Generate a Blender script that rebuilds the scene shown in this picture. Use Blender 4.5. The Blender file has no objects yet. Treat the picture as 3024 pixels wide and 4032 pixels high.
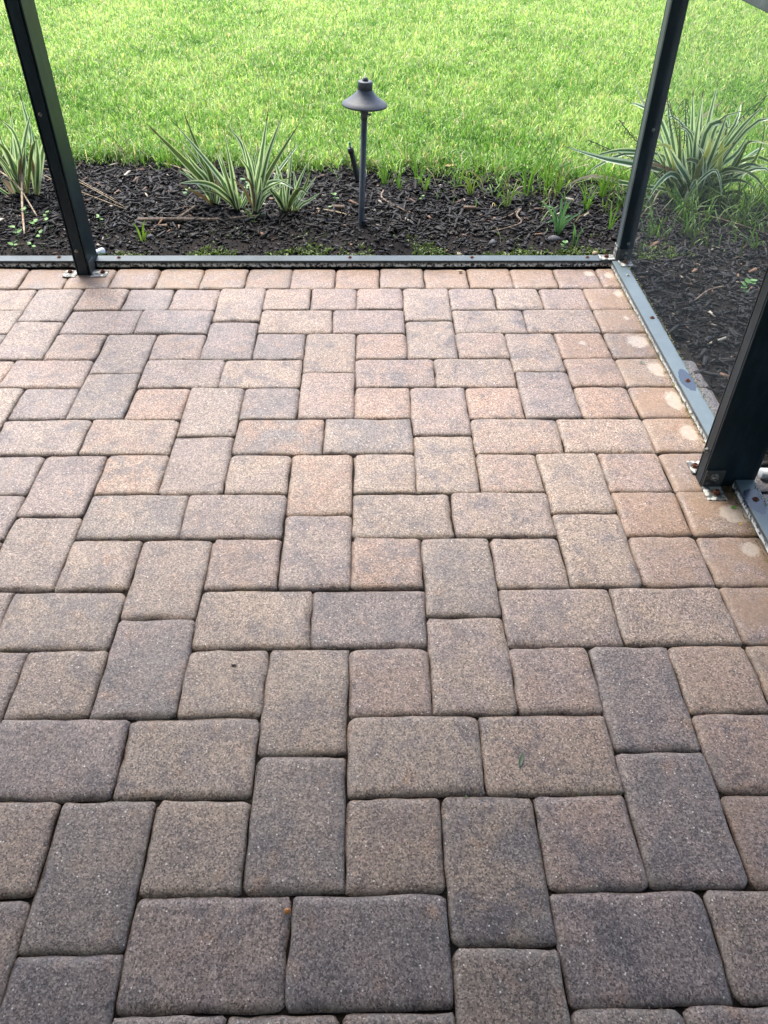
import bpy, math, random
import numpy as np
from mathutils import Vector, Matrix, noise as mnoise

S = 0.0762                      # one unit of the paving module (half a square paver), in metres
random.seed(11)
rng = np.random.default_rng(7)
SC = bpy.context.scene
COL = SC.collection
R = math.radians

# ------------------------------------------------------------------ camera
cam_data = bpy.data.cameras.new('camera')
cam = bpy.data.objects.new('camera', cam_data)
COL.objects.link(cam)
SC.camera = cam
cam_data.sensor_fit = 'VERTICAL'
cam_data.sensor_height = 36.0
cam_data.sensor_width = 27.0
cam_data.lens = 3073.5 / 4032 * 36.0
cam_data.clip_start = 0.02
cam_data.clip_end = 600
CP = Vector((0.5932, -32.3804, 15.5794)) * S
cam.matrix_world = Matrix((
    (0.9998626, 0.00566189, -0.0155793, CP.x),
    (-0.01539616, 0.66547969, -0.74625716, CP.y),
    (0.00614248, 0.74639449, 0.66547542, CP.z),
    (0, 0, 0, 1)))

# ------------------------------------------------------------------ light
SUN_EL, SUN_AZ = 58, -24        # azimuth from straight ahead (+Y), negative = to the left
ROOF_EDGE = -0.5            # front edge of the unseen roof, placed for the shade on the patio (paving units)
world = bpy.data.worlds.new('World')
SC.world = world
world.use_nodes = True
wn = world.node_tree.nodes
wl = world.node_tree.links
bg = wn['Background']
sky = wn.new('ShaderNodeTexSky')
sky.sky_type = 'NISHITA'
sky.sun_disc = False
sky.sun_elevation = R(SUN_EL)
sky.sun_rotation = R(SUN_AZ)
sky.air_density = 1.0
sky.dust_density = 3.0
sky.ozone_density = 1.0
wl.new(sky.outputs[0], bg.inputs[0])
bg.inputs[1].default_value = 0.15
sd = bpy.data.lights.new('sun', 'SUN')
sd.energy = 1.5
sd.angle = R(22)
sd.color = (1.0, 0.95, 0.86)
so = bpy.data.objects.new('sun', sd)
COL.objects.link(so)
sdir = Vector((math.sin(R(SUN_AZ)) * math.cos(R(SUN_EL)), math.cos(R(SUN_AZ)) * math.cos(R(SUN_EL)), math.sin(R(SUN_EL))))
so.rotation_euler = sdir.to_track_quat('Z', 'Y').to_euler()
so.location = sdir * 20
SC.view_settings.view_transform = 'Standard'
SC.view_settings.look = 'None'
SC.view_settings.exposure = 2.0
SC.view_settings.gamma = 1.0
SC.view_settings.use_curve_mapping = False

# ------------------------------------------------------------------ node helpers
class NT:
    def __init__(s, name):
        s.m = bpy.data.materials.new(name)
        s.m.use_nodes = True
        s.t = s.m.node_tree
        s.b = s.t.nodes['Principled BSDF']
        s.out = s.t.nodes['Material Output']
    def n(s, typ, **kw):
        nd = s.t.nodes.new(typ)
        for k, v in kw.items():
            setattr(nd, k, v)
        return nd
    def link(s, a, b):
        s.t.links.new(a, b)
    def put(s, sock, v):
        if isinstance(v, bpy.types.NodeSocket):
            s.link(v, sock)
        else:
            if sock.type == 'RGBA' and len(v) == 3:
                v = (*v, 1)
            sock.default_value = v
    def math(s, op, a, b=0.0, clamp=False):
        nd = s.n('ShaderNodeMath', operation=op, use_clamp=clamp)
        s.put(nd.inputs[0], a); s.put(nd.inputs[1], b)
        return nd.outputs[0]
    def vmath(s, op, a, b=None):
        nd = s.n('ShaderNodeVectorMath', operation=op)
        s.put(nd.inputs[0], a)
        if b is not None:
            s.put(nd.inputs[1], b)
        return nd.outputs['Value'] if op in ('DISTANCE', 'LENGTH', 'DOT_PRODUCT') else nd.outputs[0]
    def noise(s, vec, scale, detail=3, rough=0.55, dist=0.0):
        nd = s.n('ShaderNodeTexNoise')
        s.link(vec, nd.inputs['Vector'])
        nd.inputs['Scale'].default_value = scale
        nd.inputs['Detail'].default_value = detail
        nd.inputs['Roughness'].default_value = rough
        nd.inputs['Distortion'].default_value = dist
        return nd.outputs['Fac']
    def voro(s, vec, scale, out='Distance', rand=1.0):
        nd = s.n('ShaderNodeTexVoronoi')
        s.link(vec, nd.inputs['Vector'])
        nd.inputs['Scale'].default_value = scale
        nd.inputs['Randomness'].default_value = rand
        return nd.outputs[out]
    def ramp(s, fac, a, b):
        nd = s.n('ShaderNodeMapRange', interpolation_type='SMOOTHSTEP')
        s.link(fac, nd.inputs['Value'])
        nd.inputs['From Min'].default_value = a
        nd.inputs['From Max'].default_value = b
        return nd.outputs[0]
    def mix(s, fac, a, b, mode='MIX'):
        nd = s.n('ShaderNodeMix', data_type='RGBA', blend_type=mode)
        s.put(nd.inputs[0], fac)
        s.put(nd.inputs[6], a); s.put(nd.inputs[7], b)
        return nd.outputs[2]
    def obj(s):
        return s.n('ShaderNodeTexCoord').outputs['Object']
    def attr(s, name, typ='GEOMETRY', out='Color'):
        return s.n('ShaderNodeAttribute', attribute_type=typ, attribute_name=name).outputs[out]
    def bump(s, h, strength, dist):
        nd = s.n('ShaderNodeBump')
        s.link(h, nd.inputs['Height'])
        nd.inputs['Strength'].default_value = strength
        nd.inputs['Distance'].default_value = dist
        s.link(nd.outputs[0], s.b.inputs['Normal'])
        return nd
    def fin(s, color=None, rough=None, metal=None, spec=None):
        if color is not None: s.put(s.b.inputs['Base Color'], color)
        if rough is not None: s.put(s.b.inputs['Roughness'], rough)
        if metal is not None: s.put(s.b.inputs['Metallic'], metal)
        if spec is not None: s.put(s.b.inputs['Specular IOR Level'], spec)
        return s.m

# ------------------------------------------------------------------ materials
M = {}
def m_paver():
    k = NT('concrete_paver')
    o = k.obj()
    oi = k.n('ShaderNodeObjectInfo')
    rnd = k.n('ShaderNodeVectorMath', operation='SCALE')
    cv = k.n('ShaderNodeCombineXYZ')
    k.link(oi.outputs['Random'], cv.inputs[0]); k.link(oi.outputs['Random'], cv.inputs[1])
    k.link(cv.outputs[0], rnd.inputs[0]); rnd.inputs['Scale'].default_value = 37.0
    p = k.vmath('ADD', o, rnd.outputs[0])
    big = k.ramp(k.noise(p, 11, 5, 0.62, 0.4), 0.37, 0.63)
    amt = k.math('MULTIPLY', big, k.attr('blotch', 'OBJECT', 'Fac'))
    c = k.mix(amt, oi.outputs['Color'], k.attr('tone_b', 'OBJECT', 'Color'))
    tan = k.ramp(k.noise(p, 17, 3, 0.6), 0.56, 0.78)
    c = k.mix(k.math('MULTIPLY', tan, 0.70), c, (0.265, 0.155, 0.092))
    dk = k.ramp(k.noise(k.vmath('ADD', p, (5.1, 2.2, 7.7)), 13, 5, 0.68, 0.5), 0.46, 0.66)
    c = k.mix(k.math('MULTIPLY', dk, k.math('ADD', 0.38, k.math('MULTIPLY', oi.outputs['Random'], 0.5))), c, (0.088, 0.070, 0.074))
    mid = k.noise(p, 60, 4, 0.65)
    c = k.mix(k.ramp(mid, 0.35, 0.7), k.mix(1.0, c, (0.80, 0.80, 0.82), 'MULTIPLY'), c)
    # sand and stone grains
    fine = k.noise(p, 380, 3, 0.75)
    cell = k.n('ShaderNodeSeparateColor'); k.link(k.voro(p, 400, 'Color'), cell.inputs[0])
    grain = k.math('ADD', k.math('MULTIPLY', cell.outputs[0], 0.55), k.math('MULTIPLY', fine, 0.6))
    c = k.mix(k.math('MULTIPLY', k.ramp(grain, 0.62, 0.90), 0.75), c, k.mix(0.25, k.mix(1.0, c, (2.0, 1.95, 1.9), 'MULTIPLY'), (0.5, 0.46, 0.40)))
    c = k.mix(k.math('MULTIPLY', k.ramp(grain, 0.58, 0.28), 0.90), c, k.mix(1.0, c, (0.20, 0.18, 0.17), 'MULTIPLY'))
    v = k.voro(p, 95)
    g = k.ramp(v, 0.15, 0.09)
    c = k.mix(k.math('MULTIPLY', g, k.ramp(k.noise(p, 40, 2), 0.42, 0.6)), c, (0.62, 0.57, 0.50))
    v2 = k.voro(k.vmath('ADD', p, (3.3, 1.7, 0.0)), 70)
    g2 = k.ramp(v2, 0.12, 0.08)
    c = k.mix(k.math('MULTIPLY', g2, 0.75), c, (0.03, 0.027, 0.026))
    # sandy pale deposit on the worn rim, dark damp dirt low in the joint
    sep = k.n('ShaderNodeSeparateXYZ'); k.link(o, sep.inputs[0])
    rim = k.attr('rim', 'GEOMETRY', 'Fac')
    rn = k.ramp(k.noise(p, 45, 3), 0.38, 0.7)
    c = k.mix(k.math('MULTIPLY', k.math('MULTIPLY', rim, rn), 0.45), c, (0.27, 0.235, 0.195))
    # rust wash and lime blots
    rust = k.attr('rust', 'OBJECT', 'Fac')
    rr = k.math('MULTIPLY', rust, k.ramp(k.noise(p, 14, 4), 0.30, 0.62))
    c = k.mix(rr, c, (0.195, 0.118, 0.062))
    bp = k.attr('blot', 'OBJECT', 'Vector')
    bs = k.n('ShaderNodeSeparateXYZ'); k.link(bp, bs.inputs[0])
    dx = k.math('SUBTRACT', sep.outputs[0], bs.outputs[0])
    dy = k.math('MULTIPLY', k.math('SUBTRACT', sep.outputs[1], bs.outputs[1]), k.attr('blot_squash', 'OBJECT', 'Fac'))
    d = k.math('SQRT', k.math('ADD', k.math('MULTIPLY', dx, dx), k.math('MULTIPLY', dy, dy)))
    d = k.math('ADD', d, k.math('MULTIPLY', k.math('SUBTRACT', k.noise(p, 55, 5, 0.7, 0.5), 0.5), 0.034))
    rad = bs.outputs[2]
    bm = k.math('MULTIPLY', k.math('SUBTRACT', rad, d), 120.0, True)
    c = k.mix(k.math('MULTIPLY', bm, k.math('ADD', 0.22, k.math('MULTIPLY', k.noise(p, 70, 4), 0.62))), c, (0.43, 0.385, 0.325))
    pit = k.math('MULTIPLY', k.ramp(k.noise(p, 150, 2, 0.5), 0.66, 0.72), k.ramp(k.noise(p, 22, 2), 0.42, 0.62))
    c = k.mix(k.math('MULTIPLY', pit, 0.6), c, (0.04, 0.034, 0.03))
    scuff = k.ramp(k.noise(k.vmath('MULTIPLY', p, (1.0, 3.5, 1.0)), 26, 5, 0.7), 0.60, 0.75)
    c = k.mix(k.math('MULTIPLY', scuff, 0.28), c, (0.40, 0.36, 0.32))
    k.fin(c, k.math('ADD', 0.40, k.math('MULTIPLY', k.noise(p, 9, 3), 0.25)), 0.0, 0.5)
    h = k.math('ADD', k.math('MULTIPLY', grain, 1.0), k.math('MULTIPLY', mid, 0.5))
    h = k.math('SUBTRACT', h, k.math('ADD', k.math('MULTIPLY', g2, 0.8), k.math('MULTIPLY', pit, 1.0)))
    k.bump(h, 0.62, 0.0024)
    return k.m
M['paver'] = m_paver()

def m_simple(name, c, rough=0.6, metal=0.0, spec=0.5, nscale=0, c2=None, lo=0.4, hi=0.6, bump=0, bscale=200, bdist=0.001):
    k = NT(name)
    col = c
    o = k.obj()
    if nscale:
        col = k.mix(k.ramp(k.noise(o, nscale, 4, 0.6), lo, hi), c, c2)
    k.fin(col, rough, metal, spec)
    if bump:
        k.bump(k.noise(o, bscale, 3), bump, bdist)
    return k.m

def m_paint(name, base, rough, corrode, stains=(), dust=0.0, edge=0.16, spec=0.5):
    """bronze-black paint on aluminium; white corrosion flecks low on the metal, damp spots round screws"""
    k = NT(name)
    o = k.obj()
    sep = k.n('ShaderNodeSeparateXYZ'); k.link(o, sep.inputs[0])
    c = k.mix(k.ramp(k.noise(k.vmath('MULTIPLY', o, (1.0, 1.0, 0.3)), 26, 6, 0.7), 0.40, 0.75), base, tuple(min(1, x * 1.9 + 0.006) for x in base))
    r = k.math('ADD', rough, k.math('MULTIPLY', k.noise(o, 25, 4), 0.14))
    if dust:
        geo = k.n('ShaderNodeNewGeometry')
        sn = k.n('ShaderNodeSeparateXYZ'); k.link(geo.outputs['Normal'], sn.inputs[0])
        up = k.ramp(sn.outputs[2], 0.5, 0.95)
        c = k.mix(k.math('MULTIPLY', up, dust), c, (0.16, 0.225, 0.255))
    for (sx, sy, sr, sq) in stains:
        dx = k.math('SUBTRACT', sep.outputs[0], sx * S)
        dy = k.math('MULTIPLY', k.math('SUBTRACT', sep.outputs[1], sy * S), sq)
        d = k.math('SQRT', k.math('ADD', k.math('MULTIPLY', dx, dx), k.math('MULTIPLY', dy, dy)))
        d = k.math('ADD', d, k.math('MULTIPLY', k.math('SUBTRACT', k.noise(o, 60, 2), 0.5), 0.012))
        mk_ = k.math('MULTIPLY', k.math('SUBTRACT', sr * S, d), 500.0, True)
        c = k.mix(k.math('MULTIPLY', mk_, 0.85), c, (0.010, 0.019, 0.04))
        r = k.math('SUBTRACT', r, k.math('MULTIPLY', mk_, 0.2), True)
    if corrode:
        low = k.ramp(sep.outputs[2], (edge + 0.10) * S, (edge - 0.10) * S)
        fl = k.ramp(k.noise(o, 95, 4, 0.7), 0.62 - 0.20 * corrode, 0.70 - 0.2 * corrode)
        mk2 = k.math('MULTIPLY', low, fl)
        c = k.mix(mk2, c, (0.72, 0.72, 0.68))
        r = k.math('ADD', r, k.math('MULTIPLY', mk2, 0.4), True)
        dirt = k.ramp(sep.outputs[2], 0.12 * S, 0.0)
        c = k.mix(k.math('MULTIPLY', dirt, k.ramp(k.noise(o, 30, 4), 0.4, 0.6)), c, (0.06, 0.055, 0.035))
    k.fin(c, r, 0.0, spec)
    k.bump(k.noise(o, 160, 2), 0.12, 0.001)
    return k.m
M['post'] = m_paint('bronze_black_paint', (0.004, 0.012, 0.017), 0.32, 0.0, spec=0.32)
M['lit_bronze'] = m_paint('lit_bronze_paint', (0.05, 0.064, 0.07), 0.45, 0.0)  # paler copy of the post paint, light from the left put into its colour
M['rail'] = m_paint('weathered_rail_paint', (0.016, 0.022, 0.024), 0.34, 0.85, dust=0.16, spec=0.3)
M['rail_r'] = m_paint('corroded_rail_paint', (0.02, 0.026, 0.028), 0.34, 1.0,
                      [(12.1, -8.1, 0.27, 0.36), (12.1, -14.85, 0.30, 0.5)], dust=0.42)
M['bracket'] = m_simple('bracket_metal', (0.05, 0.054, 0.052), 0.45, 0.2, 0.5, 60, (0.3, 0.3, 0.28), 0.58, 0.8)
M['plate_lime'] = m_simple('limed_plate', (0.075, 0.08, 0.078), 0.6, 0.2, 0.5, 75, (0.48, 0.48, 0.44), 0.46, 0.62, 0.3, 120)
M['rust'] = m_simple('rusted_screw', (0.14, 0.045, 0.02), 0.8, 0.2, 0.4, 300, (0.05, 0.02, 0.012))
M['steel'] = m_simple('dull_steel', (0.42, 0.43, 0.42), 0.38, 0.9, 0.5, 300, (0.2, 0.2, 0.19))
M['pvc'] = m_simple('white_pvc', (0.72, 0.76, 0.78), 0.4, 0, 0.5, 40, (0.5, 0.52, 0.5), 0.5, 0.75)
M['lamp'] = m_simple('aged_bronze', (0.040, 0.052, 0.068), 0.58, 0.0, 0.5, 22, (0.062, 0.070, 0.080), 0.4, 0.65, 0.5, 260, 0.0009)
M['black_plastic'] = m_simple('black_plastic', (0.012, 0.012, 0.013), 0.55)
M['teal'] = m_simple('teal_plastic', (0.02, 0.22, 0.20), 0.4)
M['soil'] = m_simple('dark_soil', (0.011, 0.008, 0.0065), 0.95, 0, 0.2, 30, (0.004, 0.0032, 0.003), 0.4, 0.65, 0.9, 130, 0.004)
M['sand'] = m_simple('joint_sand', (0.018, 0.012, 0.008), 0.95, 0, 0.2, 40, (0.006, 0.005, 0.004), 0.35, 0.6, 0.6, 300)
M['thatch'] = m_simple('lawn_thatch', (0.055, 0.09, 0.022), 0.95, 0, 0.2, 18, (0.11, 0.12, 0.04), 0.35, 0.65, 0.8, 90, 0.01)
M['twig'] = m_simple('grey_brown_wood', (0.13, 0.10, 0.075), 0.85, 0, 0.3, 70, (0.05, 0.036, 0.026), 0.4, 0.6, 0.5, 200)
M['straw'] = m_simple('straw', (0.40, 0.33, 0.22), 0.8, 0, 0.3, 60, (0.22, 0.15, 0.09))
M['root'] = m_simple('dry_root', (0.21, 0.16, 0.115), 0.85, 0, 0.3, 60, (0.09, 0.065, 0.045))
M['tan_wood'] = m_simple('tan_wood', (0.13, 0.088, 0.056), 0.8, 0, 0.3, 90, (0.06, 0.04, 0.026))
M['stone'] = m_simple('grey_stone', (0.085, 0.085, 0.095), 0.75, 0, 0.3, 60, (0.05, 0.05, 0.056))
M['snail'] = m_simple('orange_shell', (0.42, 0.17, 0.04), 0.4, 0, 0.5, 150, (0.18, 0.06, 0.015))
M['dark_seed'] = m_simple('dark_seed', (0.015, 0.012, 0.012), 0.5)
M['stalk'] = m_simple('dark_flower_stalk', (0.012, 0.013, 0.016), 0.6)
M['yellow_leaf'] = m_simple('yellow_fallen_leaf', (0.42, 0.30, 0.09), 0.6, 0, 0.4, 90, (0.30, 0.16, 0.05))
M['brown_leaf'] = m_simple('brown_fallen_leaf', (0.13, 0.05, 0.025), 0.6)
M['green_bit'] = m_simple('green_leaf_bit', (0.03, 0.07, 0.028), 0.5)
M['stucco'] = m_simple('stucco', (0.5, 0.46, 0.4), 0.9, 0, 0.3, 20, (0.45, 0.41, 0.36), 0.4, 0.6, 0.4, 90)
M['soffit'] = m_simple('roof_panel', (0.42, 0.41, 0.40), 0.8)

def m_leafy(name, colsock, trans=0.35, rough=0.42, spec=0.4):
    k = NT(name)
    c = colsock(k)
    k.fin(c, rough, 0, spec)
    tr = k.n('ShaderNodeBsdfTranslucent')
    k.put(tr.inputs['Color'], k.mix(1.0, c, (0.95, 1.05, 0.6), 'MULTIPLY'))
    ms = k.n('ShaderNodeMixShader')
    ms.inputs[0].default_value = trans
    k.link(k.b.outputs[0], ms.inputs[1]); k.link(tr.outputs[0], ms.inputs[2])
    k.link(ms.outputs[0], k.out.inputs['Surface'])
    return k.m
M['grass'] = m_leafy('grass_blades', lambda k: k.attr('tint'), 0.42, 0.45, 0.35)
M['weed'] = m_leafy('weed_blades', lambda k: k.attr('tint'), 0.30, 0.5, 0.35)
def stripe(green, green2, cream, edge, dead=0):
    def f(k):
        uv = k.n('ShaderNodeTexCoord').outputs['UV']
        sep = k.n('ShaderNodeSeparateXYZ'); k.link(uv, sep.inputs[0])
        oi = k.n('ShaderNodeObjectInfo')
        d = k.math('MULTIPLY', k.math('ABSOLUTE', k.math('SUBTRACT', sep.outputs[0], 0.5)), 2.0)
        vv = k.n('ShaderNodeCombineXYZ')
        k.link(k.math('ADD', k.math('MULTIPLY', sep.outputs[0], 9.0), k.math('MULTIPLY', oi.outputs['Random'], 30.0)), vv.inputs[0])
        k.link(k.math('MULTIPLY', sep.outputs[1], 0.9), vv.inputs[1])
        st = k.noise(vv.outputs[0], 1.6, 3, 0.6)
        c = k.mix(k.ramp(st, 0.42, 0.62), green, green2)
        e = k.math('ADD', d, k.math('MULTIPLY', k.math('SUBTRACT', st, 0.5), 0.35))
        c = k.mix(k.ramp(e, edge - 0.06, edge + 0.06), c, cream)
        bright = k.math('ADD', 0.8, k.math('MULTIPLY', oi.outputs['Random'], 0.4))
        hsv = k.n('ShaderNodeHueSaturation'); k.link(c, hsv.inputs['Color']); k.link(bright, hsv.inputs['Value'])
        c = hsv.outputs[0]
        # pale yellowish foot, brown tip
        c = k.mix(k.math('MULTIPLY', k.ramp(sep.outputs[1], 0.22, 0.0), 0.7), c, (0.46, 0.47, 0.20))
        c = k.mix(k.ramp(k.math('ADD', sep.outputs[1], k.math('MULTIPLY', oi.outputs['Random'], 0.05)), 0.955, 0.985), c, (0.10, 0.06, 0.035))
        if dead:
            c = k.mix(k.ramp(k.math('ADD', sep.outputs[1], k.math('MULTIPLY', st, 0.1)), dead, dead + 0.05), c, (0.52, 0.43, 0.37))
        return c
    return f
M['striped'] = m_leafy('cream_edged_leaf', stripe((0.055, 0.14, 0.055), (0.15, 0.26, 0.12), (0.72, 0.80, 0.60), 0.46), 0.25)
M['olive'] = m_leafy('olive_leaf', stripe((0.050, 0.085, 0.028), (0.10, 0.135, 0.050), (0.42, 0.50, 0.28), 0.72), 0.25)
M['yellow'] = m_leafy('yellow_leaf', stripe((0.34, 0.38, 0.11), (0.46, 0.47, 0.18), (0.6, 0.62, 0.36), 0.7), 0.3)
M['deadtip'] = m_leafy('withered_tip_leaf', stripe((0.055, 0.125, 0.05), (0.14, 0.23, 0.10), (0.65, 0.72, 0.52), 0.5, 0.58), 0.2)
M['dead'] = m_leafy('withered_leaf', stripe((0.20, 0.12, 0.07), (0.30, 0.2, 0.12), (0.36, 0.27, 0.18), 0.8), 0.1)
M['chip'] = m_leafy('mulch_chips', lambda k: k.attr('tint'), 0.0, 0.62, 0.22)
M['seedling'] = m_simple('seedling_leaf', (0.065, 0.17, 0.025), 0.5, 0, 0.3, 80, (0.10, 0.22, 0.035))
M['clover'] = m_simple('clover_leaf', (0.05, 0.15, 0.03), 0.5, 0, 0.4, 80, (0.09, 0.21, 0.04))

def m_screen(name, cover, col):
    k = NT(name)
    o = k.obj()
    tr = k.n('ShaderNodeBsdfTransparent')
    ms = k.n('ShaderNodeMixShader')
    k.fin(col, 0.7, 0, 0.4)
    dirt = k.noise(o, 5, 4, 0.6)
    k.link(k.math('ADD', cover * 0.75, k.math('MULTIPLY', dirt, cover * 0.5)), ms.inputs[0])
    k.link(tr.outputs[0], ms.inputs[1]); k.link(k.b.outputs[0], ms.inputs[2])
    k.link(ms.outputs[0], k.out.inputs['Surface'])
    return k.m
M['screen'] = m_screen('insect_screen_mesh', 0.035, (0.10, 0.11, 0.11))
M['screen_dusty'] = m_screen('dusty_insect_screen_mesh', 0.14, (0.09, 0.11, 0.125))

# ------------------------------------------------------------------ mesh helpers (all input in units, scaled by S)
def tag(o, label=None, cat=None, group=None, kind=None):
    if label: o['label'] = label
    if cat: o['category'] = cat
    if group: o['group'] = group
    if kind: o['kind'] = kind
    return o
def root(name, loc, label, cat, group=None):
    o = bpy.data.objects.new(name, None)
    COL.objects.link(o)
    o.location = Vector(loc) * S
    o.empty_display_size = 0.03
    return tag(o, label, cat, group)
def rootloc(p):
    v = Vector((0, 0, 0))
    while p is not None:
        v += p.location
        p = p.parent
    return v
def mesh(name, V, F, mat, parent=None, smooth=False, uv=None, tint=None, loc=None):
    """V in units, world coordinates; made relative to the parent or to loc"""
    me = bpy.data.meshes.new(name)
    base = rootloc(parent) if parent is not None else (Vector(loc) * S if loc is not None else Vector((0, 0, 0)))
    me.from_pydata([(v[0] * S - base.x, v[1] * S - base.y, v[2] * S - base.z) for v in V], [], F)
    if smooth:
        me.polygons.foreach_set('use_smooth', [True] * len(me.polygons))
    if uv is not None:
        ul = me.uv_layers.new(name='UVMap')
        li = np.empty(len(me.loops), dtype=np.int32)
        me.loops.foreach_get('vertex_index', li)
        ul.data.foreach_set('uv', np.asarray(uv, dtype=np.float32)[li].ravel())
    if tint is not None:
        a = me.attributes.new('tint', 'FLOAT_COLOR', 'POINT')
        t = np.ones((len(V), 4), dtype=np.float32); t[:, :3] = tint
        a.data.foreach_set('color', t.ravel())
    me.materials.append(mat)
    me.update()
    o = bpy.data.objects.new(name, me)
    COL.objects.link(o)
    if parent is not None:
        o.parent = parent
    elif loc is not None:
        o.location = base
    return o
def npmesh(name, V, counts, idx, mat, tint=None):
    """big numpy mesh in units; counts = loops per face"""
    me = bpy.data.meshes.new(name)
    V = np.asarray(V, dtype=np.float32) * S
    me.vertices.add(len(V)); me.vertices.foreach_set('co', V.ravel())
    idx = np.asarray(idx, dtype=np.int32); counts = np.asarray(counts, dtype=np.int32)
    me.loops.add(len(idx)); me.loops.foreach_set('vertex_index', idx)
    me.polygons.add(len(counts))
    starts = np.concatenate(([0], np.cumsum(counts)[:-1])).astype(np.int32)
    me.polygons.foreach_set('loop_start', starts)
    me.polygons.foreach_set('loop_total', counts)
    if tint is not None:
        a = me.attributes.new('tint', 'FLOAT_COLOR', 'POINT')
        t = np.ones((len(V), 4), dtype=np.float32); t[:, :3] = tint
        a.data.foreach_set('color', t.ravel())
    me.update(calc_edges=True)
    me.validate()
    me.materials.append(mat)
    o = bpy.data.objects.new(name, me)
    COL.objects.link(o)
    return o
def box_vf(x0, x1, y0, y1, z0, z1, b=0.02):
    """box with chamfered edges: 24 vertices"""
    V = []; c = ((x0, x1), (y0, y1), (z0, z1))
    idx = {}
    for ix in (0, 1):
        for iy in (0, 1):
            for iz in (0, 1):
                s = (ix, iy, iz)
                p = [c[i][s[i]] for i in range(3)]
                q = [p[i] + (b if s[i] == 0 else -b) for i in range(3)]
                for ax in range(3):
                    w = list(q); w[ax] = p[ax]
                    idx[(s, ax)] = len(V); V.append(tuple(w))
    F = []
    for ax in range(3):
        a, e = [i for i in range(3) if i != ax]
        for sd_ in (0, 1):
            f = []
            for (u, v) in ((0, 0), (1, 0), (1, 1), (0, 1)):
                s = [0, 0, 0]; s[ax] = sd_; s[a] = u; s[e] = v
                f.append(idx[(tuple(s), ax)])
            F.append(f)
        for u in (0, 1):
            for v in (0, 1):
                s0 = [0, 0, 0]; s1 = [0, 0, 0]
                s0[a] = s1[a] = u; s0[e] = s1[e] = v; s1[ax] = 1
                s0, s1 = tuple(s0), tuple(s1)
                F.append([idx[(s0, a)], idx[(s0, e)], idx[(s1, e)], idx[(s1, a)]])
    for ix in (0, 1):
        for iy in (0, 1):
            for iz in (0, 1):
                s = (ix, iy, iz)
                F.append([idx[(s, 0)], idx[(s, 1)], idx[(s, 2)]])
    return V, F
def fixn(o):
    import bmesh
    bm = bmesh.new(); bm.from_mesh(o.data)
    bmesh.ops.recalc_face_normals(bm, faces=bm.faces)
    bm.to_mesh(o.data); bm.free()
    return o
def box(name, x0, x1, y0, y1, z0, z1, mat, parent=None, b=0.02, loc=None):
    V, F = box_vf(x0, x1, y0, y1, z0, z1, b)
    return fixn(mesh(name, V, F, mat, parent, loc=loc))
def lathe(name, prof, c, mat, parent=None, n=32, smooth=True, axis=None, loc=None):
    """prof: list of (radius, height along axis)"""
    ax = Vector(axis).normalized() if axis else Vector((0, 0, 1))
    t = Vector((1, 0, 0)) if abs(ax.x) < 0.8 else Vector((0, 1, 0))
    e1 = ax.cross(t).normalized(); e2 = ax.cross(e1)
    V, F = [], []
    c = Vector(c)
    for r, h in prof:
        for i in range(n):
            a = 2 * math.pi * i / n
            V.append(c + ax * h + (e1 * math.cos(a) + e2 * math.sin(a)) * r)
    for k in range(len(prof) - 1):
        for i in range(n):
            j = (i + 1) % n
            F.append([k * n + i, k * n + j, (k + 1) * n + j, (k + 1) * n + i])
    F.append(list(range(n))[::-1]); F.append([(len(prof) - 1) * n + i for i in range(n)])
    o = fixn(mesh(name, V, F, mat, parent, smooth, loc=loc))
    return o
def catmull(P, n):
    P = [Vector(p) for p in P]
    if len(P) == 2:
        return [P[0].lerp(P[1], i / (n - 1)) for i in range(n)]
    Q = [P[0] * 2 - P[1]] + P + [P[-1] * 2 - P[-2]]
    seg = len(P) - 1
    out = []
    for i in range(n):
        t = i / (n - 1) * seg
        k = min(int(t), seg - 1); u = t - k
        a, b, c, d = Q[k:k + 4]
        out.append(0.5 * ((2 * b) + (c - a) * u + (2 * a - 5 * b + 4 * c - d) * u * u + (3 * b - a - 3 * c + d) * u ** 3))
    return out
def tube_vf(P, rad, n=7, m=12):
    pts = catmull(P, m)
    V, F = [], []
    for i, p in enumerate(pts):
        t = (pts[min(i + 1, m - 1)] - pts[max(i - 1, 0)]).normalized()
        s = t.cross(Vector((0, 0, 1)))
        if s.length < 0.1: s = t.cross(Vector((0, 1, 0)))
        s.normalize(); u = s.cross(t)
        r = rad[0] + (rad[1] - rad[0]) * i / (m - 1)
        for k in range(n):
            a = 2 * math.pi * k / n
            V.append(p + (s * math.cos(a) + u * math.sin(a)) * r)
    for i in range(m - 1):
        for k in range(n):
            j = (k + 1) % n
            F.append([i * n + k, i * n + j, (i + 1) * n + j, (i + 1) * n + k])
    F.append(list(range(n))[::-1]); F.append([(m - 1) * n + k for k in range(n)])
    return V, F
def tube(name, P, rad, mat, parent=None, n=7, m=12, loc=None, smooth=True):
    V, F = tube_vf(P, rad, n, m)
    return fixn(mesh(name, V, F, mat, parent, smooth, loc=loc))
def merge(parts):
    V, F = [], []
    for v, f in parts:
        o = len(V); V += list(v); F += [[i + o for i in q] for q in f]
    return V, F
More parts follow.
